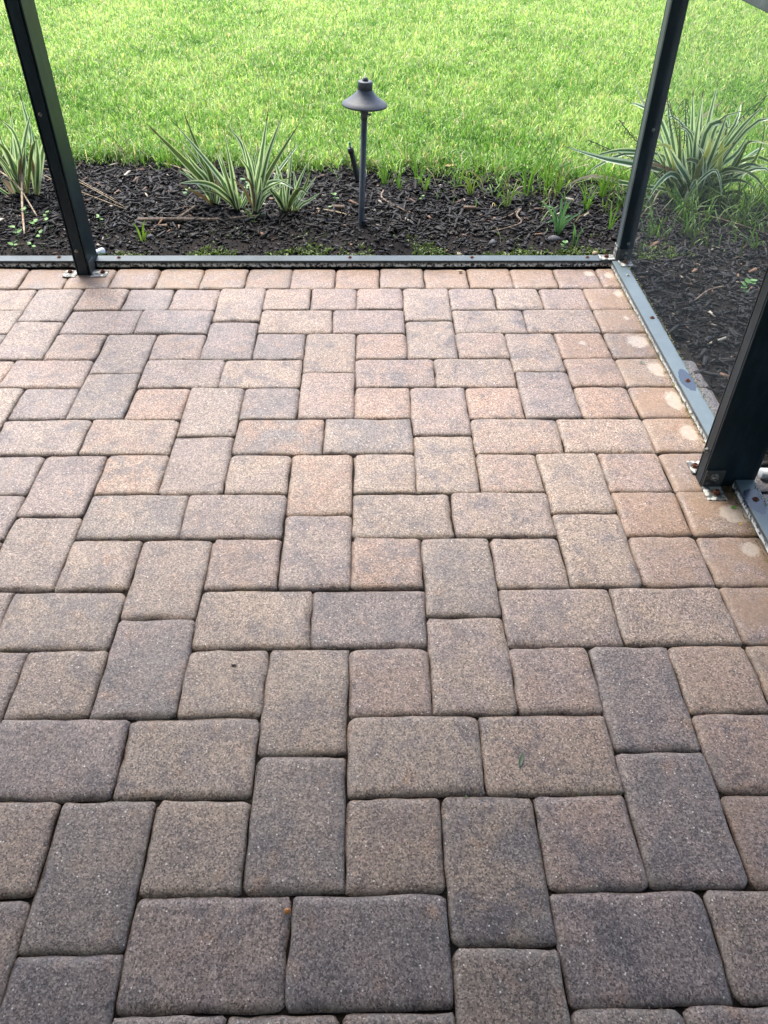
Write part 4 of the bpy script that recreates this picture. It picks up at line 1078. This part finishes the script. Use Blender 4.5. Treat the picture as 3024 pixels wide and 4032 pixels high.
stick('root', [(8.5, 8.9, .18), (7.9, 7.9, .22), (6.9, 7.2, .16)], (.04, .03), 'root', 'short root branching off beside the pale thin root', 'root')
stick('twig', [(14.5, -1.5, .1), (15.3, -.8, .25), (16.2, -.2, .15)], (.035, .03), 'root', 'curled pale twig on the soil behind the dusty screen', 'twig')
stick('twig', [(17.2, 8.2, .3), (19.0, 6.2, .4), (21.0, 4.6, .15)], (.06, .04), 'twig', 'thin brown branch lying below the big flax lily', 'twig')
stick('twig', [(-2.2, 9.0, .12), (-1.2, 8.4, .18), (-.4, 8.0, .12)], (.045, .04), 'straw', 'thin straw twig lying left of the path light foot', 'twig')
for c, sz, lab in (((5.85, 8.8, .2), (.34, .13, .12), 'tan wood chunk lying on the dark mulch'), ((-1.1, 8.9, .2), (.36, .14, .13), 'brown wood chunk left of the path light foot'), ((-9.8, 6.6, .16), (.22, .09, .07), 'pale wood chip in front of the straight stick')):
    V, F = box_vf(c[0] - sz[0], c[0] + sz[0], c[1] - sz[1], c[1] + sz[1], c[2] - sz[2], c[2] + sz[2], .05)
    V = [(v[0], v[1] + (v[0] - c[0]) * random.uniform(-.2, -.1), v[2] + random.uniform(-.02, .02)) for v in V]
    tag(fixn(mesh('wood_chunk', V, F, M['tan_wood'], loc=(c[0], c[1], 0), smooth=True)), lab, 'wood')
def pebble(name, c, r, mat, label, cat):
    V, F = [], []
    n, m_ = 10, 6
    for j in range(m_ + 1):
        t = math.pi * j / m_
        for i in range(n):
            a = 2 * math.pi * i / n
            d = Vector((math.sin(t) * math.cos(a), math.sin(t) * math.sin(a), math.cos(t)))
            k = 1 + .18 * mnoise.noise(d * 1.3 + Vector(c))
            V.append((c[0] + d.x * r[0] * k, c[1] + d.y * r[1] * k, c[2] + d.z * r[2] * k))
    for j in range(m_):
        for i in range(n):
            F.append([j * n + i, j * n + (i + 1) % n, (j + 1) * n + (i + 1) % n, (j + 1) * n + i])
    return tag(fixn(mesh(name, V, F, M[mat], loc=(c[0], c[1], 0), smooth=True)), label, cat)
pebble('pebble', (-10.2, 5.4, .08), (.18, .16, .13), 'stone', 'smooth grey pebble near the back rail, left part of the middle bay', 'pebble')
pebble('pebble', (9.6, 5.0, .1), (.34, .24, .2), 'stone', 'lumpy grey stone in front of the bluish grass weed', 'pebble')
pebble('pebble', (6.55, 4.6, .1), (.2, .2, .16), 'stone', 'dark grey pebble in the soil close to the back rail, right half', 'pebble')
pebble('seed_pod', (11.15, 2.95, .28), (.13, .13, .12), 'straw', 'round tan seed resting against the back rail near the corner post', 'seed')
pebble('snail_shell', (-1.05, -26.33, .05), (.075, .06, .055), 'snail', 'tiny orange shell in a joint between the nearest pavers', 'shell')
pebble('seed_pod', (4.72, 1.55, .05), (.11, .06, .05), 'straw', 'yellowish seed on the border paver at the back rail', 'seed')
pebble('seed_pod', (-2.81, -20.54, .03), (.075, .026, .02), 'dark_seed', 'black seed husk lying on a middle paver', 'seed')
pebble('seed_pod', (2.5, 14.5, .15), (.12, .1, .1), 'pvc', 'white speck of stone at the lawn edge right of the path light', 'pebble') if False else None
def flat_leaf(name, c, d, l, w, mat, label):
    V, F = leaflet(c, d, l, w, .05)
    return tag(mesh(name, V, F, M[mat], loc=(c[0], c[1], 0), smooth=True), label, 'leaf')
flat_leaf('leaf_bit', (3.78, -23.4, .03), (.35, .9), .42, .09, 'green_bit', 'narrow green leaf bit lying on a near paver')
flat_leaf('leaf_bit', (10.85, -6.4, .03), (.9, -.2), .25, .1, 'green_bit', 'small green leaf bit on a right border paver')
flat_leaf('leaf_bit', (11.45, -14.85, .03), (.9, .2), .2, .14, 'seedling', 'bright green leaf bit beside the bracket of the broad right post')
flat_leaf('leaf_bit', (11.45, -15.6, .03), (.4, .8), .14, .1, 'yellow_leaf', 'tiny yellow leaf bit near the pale blot by the right rail')
flat_leaf('leaf_bit', (-4.3, -10.75, .03), (.9, .3), .2, .06, 'dark_seed', 'thin dark twig scrap on a paver left of centre')
flat_leaf('fallen_leaf', (4.9, 15.2, .3), (.9, .1), .7, .35, 'yellow_leaf', 'yellow fallen leaf at the lawn edge')
flat_leaf('fallen_leaf', (8.2, 14.5, .3), (.5, .6), .6, .5, 'brown_leaf', 'reddish brown fallen leaf at the lawn edge')

# ------------------------------------------------------------------ mulch chips (uncountable)
def chips(n):
    X = rng.uniform(-30, 23, n); Y = rng.uniform(2.9, 18, n)
    m2 = int(n * .42)
    X[:m2] = rng.uniform(12.5, 28, m2); Y[:m2] = rng.uniform(-24, 12, m2)
    E_ = np.array([lawn_edge(x) for x in X]) + rng.normal(0, .35, n)
    keep = (Y < E_) & ~((X < 12.5) & (Y < 2.85))
    # fine bare soil close to the rail, and at the right
    dens = np.clip((Y - 3.2) / 3.0, .55, 1.0)
    dens = np.where(X > 12.6, .75, dens)
    keep &= rng.uniform(0, 1, n) < dens
    keep &= ~((X > 12.3) & (X < 13.15) & (Y < -5.2) & (rng.uniform(0, 1, n) < .93))
    X, Y = X[keep], Y[keep]
    n = len(X)
    L = rng.gamma(1.9, .16, n).clip(.05, 1.2); W = L * rng.uniform(.07, .38, n); W = W.clip(.035, .2); H = rng.uniform(.015, .045, n)
    near = np.clip((Y - 3.0) / 4.0, .40, 1.0); L *= np.where(X < 12.5, near, .85)
    yaw = rng.uniform(0, 2 * np.pi, n); pit = rng.normal(0, .30, n); rol = rng.normal(0, .35, n)
    Z = np.array([soil_z(x, y) for x, y in zip(X, Y)]) + rng.uniform(.0, .13, n)
    c = np.array([[-1, -1, -1], [1, -.6, -1], [1, .7, -1], [-1, 1, -1], [-.9, -.8, 1], [.85, -.6, 1], [.9, .5, 1], [-.8, .9, 1]], dtype=float)
    P = c[None] * np.stack([L / 2, W / 2, H / 2 * 2], 1)[:, None, :]
    P = P * (1 + rng.uniform(-.25, .25, P.shape))
    cr, sr_ = np.cos(rol)[:, None], np.sin(rol)[:, None]
    y1 = P[..., 1] * cr - P[..., 2] * sr_; z1 = P[..., 1] * sr_ + P[..., 2] * cr
    cp, sp = np.cos(pit)[:, None], np.sin(pit)[:, None]
    x1 = P[..., 0] * cp + z1 * sp; z2 = -P[..., 0] * sp + z1 * cp
    cy, sy = np.cos(yaw)[:, None], np.sin(yaw)[:, None]
    x2 = x1 * cy - y1 * sy; y2 = x1 * sy + y1 * cy
    V = np.stack([x2 + X[:, None], y2 + Y[:, None], z2 + Z[:, None]], -1).reshape(-1, 3)
    f = np.array([[3, 2, 1, 0], [4, 5, 6, 7], [0, 1, 5, 4], [1, 2, 6, 5], [2, 3, 7, 6], [3, 0, 4, 7]])
    idx = (f[None] + (np.arange(n) * 8)[:, None, None]).reshape(-1)
    k = rng.uniform(0, 1, n)
    col = np.where(k[:, None] < .66, np.array([.0045, .0036, .0033]) * rng.uniform(.5, 2.0, (n, 1)), np.array([.0068, .0056, .0054]) * rng.uniform(.5, 1.7, (n, 1)))
    col = np.where((k > .90)[:, None], np.array([.024, .024, .027]) * rng.uniform(.5, 1.3, (n, 1)), col)
    col = np.where((k > .975)[:, None], np.array([.13, .075, .045]) * rng.uniform(.5, 1.3, (n, 1)), col)
    col = np.where((k > .994)[:, None], np.array([.34, .30, .24]) * rng.uniform(.6, 1.2, (n, 1)), col)
    o = npmesh('mulch_chips', V, np.full(n * 6, 4), idx, M['chip'], np.repeat(col, 8, 0))
    tag(o, 'black wood mulch chips covering the planting bed', 'mulch', None, 'stuff')
chips(56000)

# ------------------------------------------------------------------ grass
def blade_field(X, Y, Z, L, W, lean, az, face, col, name, mat, label, cat, tipc=None):
    n = len(X)
    # blade: 5 vertices: base pair, mid pair, tip
    dx, dy = np.cos(az) * lean, np.sin(az) * lean
    sx, sy = np.cos(face) * W / 2, np.sin(face) * W / 2
    V = np.empty((n, 7, 3))
    def pt(t, bend): return X + dx * L * bend, Y + dy * L * bend, Z + L * t
    prof = [(0.0, 0.0, .75), (.45, .25, 1.0), (.80, .66, .72)]
    for i, (t, b, w) in enumerate(prof):
        px, py, pz = pt(t * np.sqrt(np.maximum(0.15, 1 - lean ** 2 * t * t * .6)), b)
        V[:, 2 * i, 0] = px - sx * w; V[:, 2 * i, 1] = py - sy * w; V[:, 2 * i, 2] = pz
        V[:, 2 * i + 1, 0] = px + sx * w; V[:, 2 * i + 1, 1] = py + sy * w; V[:, 2 * i + 1, 2] = pz
    tz = np.maximum(.12, 1 - lean ** 2 * .62)
    V[:, 6, 0], V[:, 6, 1], V[:, 6, 2] = X + dx * L, Y + dy * L, Z + L * tz
    b = (np.arange(n) * 7)[:, None]
    idx = np.concatenate([b + np.array([0, 1, 3, 2]), b + np.array([2, 3, 5, 4]), b + np.array([4, 5, 6])], 1).reshape(-1)
    cnt = np.tile([4, 4, 3], n)
    T = np.repeat(col[:, None, :], 7, 1)
    T[:, 0:2] = T[:, 0:2] * .8 + np.array([.06, .055, .02]) * .35       # straw coloured sheath
    if tipc is not None:
        T[:, 6] = T[:, 6] * (1 - tipc[:, None]) + np.array([.62, .58, .26]) * tipc[:, None]
    o = npmesh(name, V.reshape(-1, 3), cnt, idx, M[mat], T.reshape(-1, 3))
    return tag(o, label, cat, None, 'stuff')
def fbm(X, Y, s, seed):
    r2 = np.random.default_rng(seed)
    out = np.zeros_like(X)
    for i in range(9):
        a = r2.uniform(0, 6.28); f = s * r2.uniform(.6, 2.2)
        out += np.sin((X * np.cos(a) + Y * np.sin(a)) * f + r2.uniform(0, 6.28)) / 9
    return out
def lawn(n):
    # more blades nearer the viewer
    u = rng.uniform(0, 1, n)
    Y = 3 + 76 * u ** 1.25
    hw = .47 * (Y + 32.4) + 3
    X = rng.uniform(-1, 1, n) * hw + .6
    e = np.interp(X, [-40, -17.5, -10.5, -2.1, 3.4, 8.75, 12.7, 14.8, 17, 19.5, 22, 25, 28, 31], [17.6, 17.0, 16.6, 15.5, 15.5, 14.8, 14.0, 13.2, 12.5, 11.8, 10.2, 6, -5, -30])
    e = e + fbm(X, Y * 0, 1.6, 5) * 1.3 + fbm(X, Y * 0, 5.5, 6) * .8 + rng.normal(0, .28, n) - np.where(X > 2, rng.gamma(1.0, .5, n) * (rng.uniform(0, 1, n) < .35), rng.gamma(1.0, .3, n) * (rng.uniform(0, 1, n) < .2))
    k = Y > e
    X, Y, e = X[k], Y[k], e[k]; n = len(X)
    edge = np.clip(1 - (Y - e) / 2.2, 0, 1)
    tuft = fbm(X, Y, 3.2, 8); patch = fbm(X, Y, .35, 3); patch2 = fbm(X, Y, 1.1, 12)
    L = (.54 + .20 * tuft + rng.normal(0, .16, n)).clip(.22, 1.2) * (1 + .5 * edge * rng.uniform(0, 1.6, n))
    W = rng.uniform(.045, .088, n) * (1 + np.clip((Y - 30) / 70, 0, .6))
    lean = rng.beta(2, 2.4, n) * 1.15
    az = rng.uniform(0, 2 * np.pi, n)
    az = np.where(rng.uniform(0, 1, n) < .3 * edge, -np.pi / 2 + rng.normal(0, .6, n), az)
    face = rng.normal(0, .75, n)
    Z = np.full(n, -.18)
    g1 = np.array([.075, .195, .028]); g2 = np.array([.265, .44, .115]); g3 = np.array([.58, .66, .29]); st = np.array([.68, .57, .36])
    q = rng.uniform(0, 1, n) + .35 * patch + .30 * patch2 + .30 * tuft - .28 * edge
    far = np.clip((Y - 18) / 45, 0, 1)
    q = q + .30 * far
    col = g1 + (g2 - g1) * np.clip(q / .6, 0, 1)[:, None]
    col = col + (g3 - col) * np.clip((q - .68) / .4, 0, 1)[:, None]
    s = rng.uniform(0, 1, n) < (.055 + .10 * np.clip(patch2 + .1, 0, 1))
    col = np.where(s[:, None], st * rng.uniform(.6, 1.1, (n, 1)), col)
    col = col * rng.uniform(.70, 1.28, (n, 1))
    tipc = np.where(rng.uniform(0, 1, n) < .4, rng.uniform(.2, .9, n), 0)
    blade_field(X, Y, Z, L, W, lean, az, face, col, 'lawn_grass', 'grass', 'bright sunlit lawn grass beyond the planting bed', 'grass', tipc)
lawn(400000)
def verge(n):
    # rough grass round the foot of the big flax lily and in the right bed
    X = rng.normal(19, 4.0, n); Y = rng.normal(8.0, 2.4, n)
    cl = fbm(X, Y, 2.6, 21)
    k = (X > 12.9) & (Y > 1.2) & (cl + rng.normal(0, .10, n) > .14) & (X < 29)
    X, Y = X[k], Y[k]; n = len(X)
    L = rng.uniform(.6, 2.4, n) * np.clip((Y + 1) / 8, .35, 1); W = rng.uniform(.04, .09, n)
    col = np.array([.05, .12, .025]) * rng.uniform(.5, 1.6, (n, 1)) + rng.uniform(0, .05, (n, 1)) * np.array([1, .8, .1])
    blade_field(X, Y, np.full(n, -.02), L, W, rng.beta(2, 2, n) * 1.3, rng.uniform(0, 6.28, n), rng.normal(0, .8, n), col, 'rough_grass', 'weed', 'rough grass growing round the big flax lily behind the right screen', 'grass', np.zeros(n))
verge(2800)
def runners(n):
    # loose long blades spilling from the lawn over the back of the bed
    X = rng.uniform(-26, 15, n)
    e = np.interp(X, [-40, -17.5, -10.5, -2.1, 3.4, 8.75, 12.7, 14.8], [17.6, 17.0, 16.6, 15.5, 15.5, 14.8, 14.0, 13.2])
    w = np.interp(X, [-26, 0, 4, 8, 14], [.7, .8, 1.7, 3.0, 4.0])
    Y = e + .6 - rng.gamma(1.3, .55, n) * w
    cl = fbm(X, Y, 1.9, 51)
    k = (Y > 4.2) & (cl + rng.normal(0, .1, n) > .02)
    X, Y = X[k], Y[k]; n = len(X)
    Z = np.array([soil_z(x, y) for x, y in zip(X, Y)]) - .03
    L = rng.gamma(3, .30, n).clip(.3, 1.9); W = rng.uniform(.03, .062, n)
    col = np.array([.09, .20, .035]) * rng.uniform(.5, 1.7, (n, 1)) + rng.uniform(0, .10, (n, 1)) * np.array([1, .9, .25])
    col = np.where((rng.uniform(0, 1, n) < .16)[:, None], np.array([.42, .34, .2]) * rng.uniform(.5, 1.1, (n, 1)), col)
    blade_field(X, Y, Z, L, W, rng.beta(2, 1.6, n) * 1.35, rng.uniform(0, 6.28, n), rng.normal(0, .8, n), col, 'stray_grass', 'weed', 'stray grass blades spilling from the lawn over the mulch', 'grass', np.zeros(n))
runners(5200)
def moss(n):
    X = rng.uniform(-14, 18, n); Y = 2.78 + rng.gamma(1.4, .55, n)
    cl = fbm(X, Y, 1.3, 33) + .35 * fbm(X, Y, 4.5, 34)
    w = np.interp(X, [-20, -10, -4, 4, 8, 12, 14, 18], [-.2, -.02, .10, .08, -.02, .22, .2, -.2])
    k = (cl + w + rng.normal(0, .07, n) > .17) & ((X < 11.9) | (X > 12.75) | (Y > 2.9)) & (Y < 6.2)
    X, Y = X[k], Y[k]; n = len(X)
    Z = np.array([soil_z(x, y) for x, y in zip(X, Y)])
    L = rng.uniform(.08, .26, n); W = rng.uniform(.06, .15, n)
    col = np.array([.085, .125, .028]) * rng.uniform(.5, 1.7, (n, 1))
    blade_field(X, Y, Z, L, W, rng.uniform(.3, 1.1, n), rng.uniform(0, 6.28, n), rng.uniform(0, 3.14, n), col, 'moss', 'weed', 'low yellow green moss and tiny weeds on the soil along the back rail', 'moss', np.zeros(n))
moss(9000)
def joint_moss(n):
    # crumbs of moss and pollen in the joints and along the right rail
    X = rng.uniform(-16, 10, n); Y = -2.0 * np.round(rng.uniform(0, 14, n)) + rng.normal(0, .02, n)
    sw = rng.uniform(0, 1, n) < .45
    X = np.where(sw, np.where(rng.uniform(0, 1, n) < .5, 12.38, 11.72) + rng.normal(0, .03, n), X)
    Y = np.where(sw, rng.uniform(-19, 2, n), Y)
    cl = fbm(X, Y, 1.5, 41)
    vert = ~sw & (rng.uniform(0, 1, n) < .45)
    Y = np.where(vert, -rng.uniform(0, 28, n), Y); X = np.where(vert, np.round(X) + rng.normal(0, .02, n), X)
    k = sw & (rng.uniform(0, 1, n) < .5) | ~sw & (cl > .08)
    X, Y, sw = X[k], Y[k], sw[k]; n = len(X)
    Z = np.where(sw & (X > 12), .30, np.where(sw, .0, -.05))
    k2 = ~((X > 12) & (Y < -13.1) & (Y > -13.9)); X, Y, sw, Z = X[k2], Y[k2], sw[k2], Z[k2]; n = len(X)
    L = rng.uniform(.025, .075, n); W = rng.uniform(.02, .055, n)
    col = np.where((sw & (rng.uniform(0, 1, n) < .7))[:, None], np.array([.36, .33, .14]) * rng.uniform(.5, 1.3, (n, 1)), np.where((rng.uniform(0, 1, n) < .4)[:, None], np.array([.08, .12, .03]), np.array([.16, .115, .07])) * rng.uniform(.5, 1.4, (n, 1)))
    blade_field(X, Y, Z, L, W, rng.uniform(.3, 1.2, n), rng.uniform(0, 6.28, n), rng.uniform(0, 3.14, n), col, 'joint_moss', 'weed', 'crumbs of moss and yellow debris in the paver joints and along the right rail', 'moss', np.zeros(n))
joint_moss(5200)
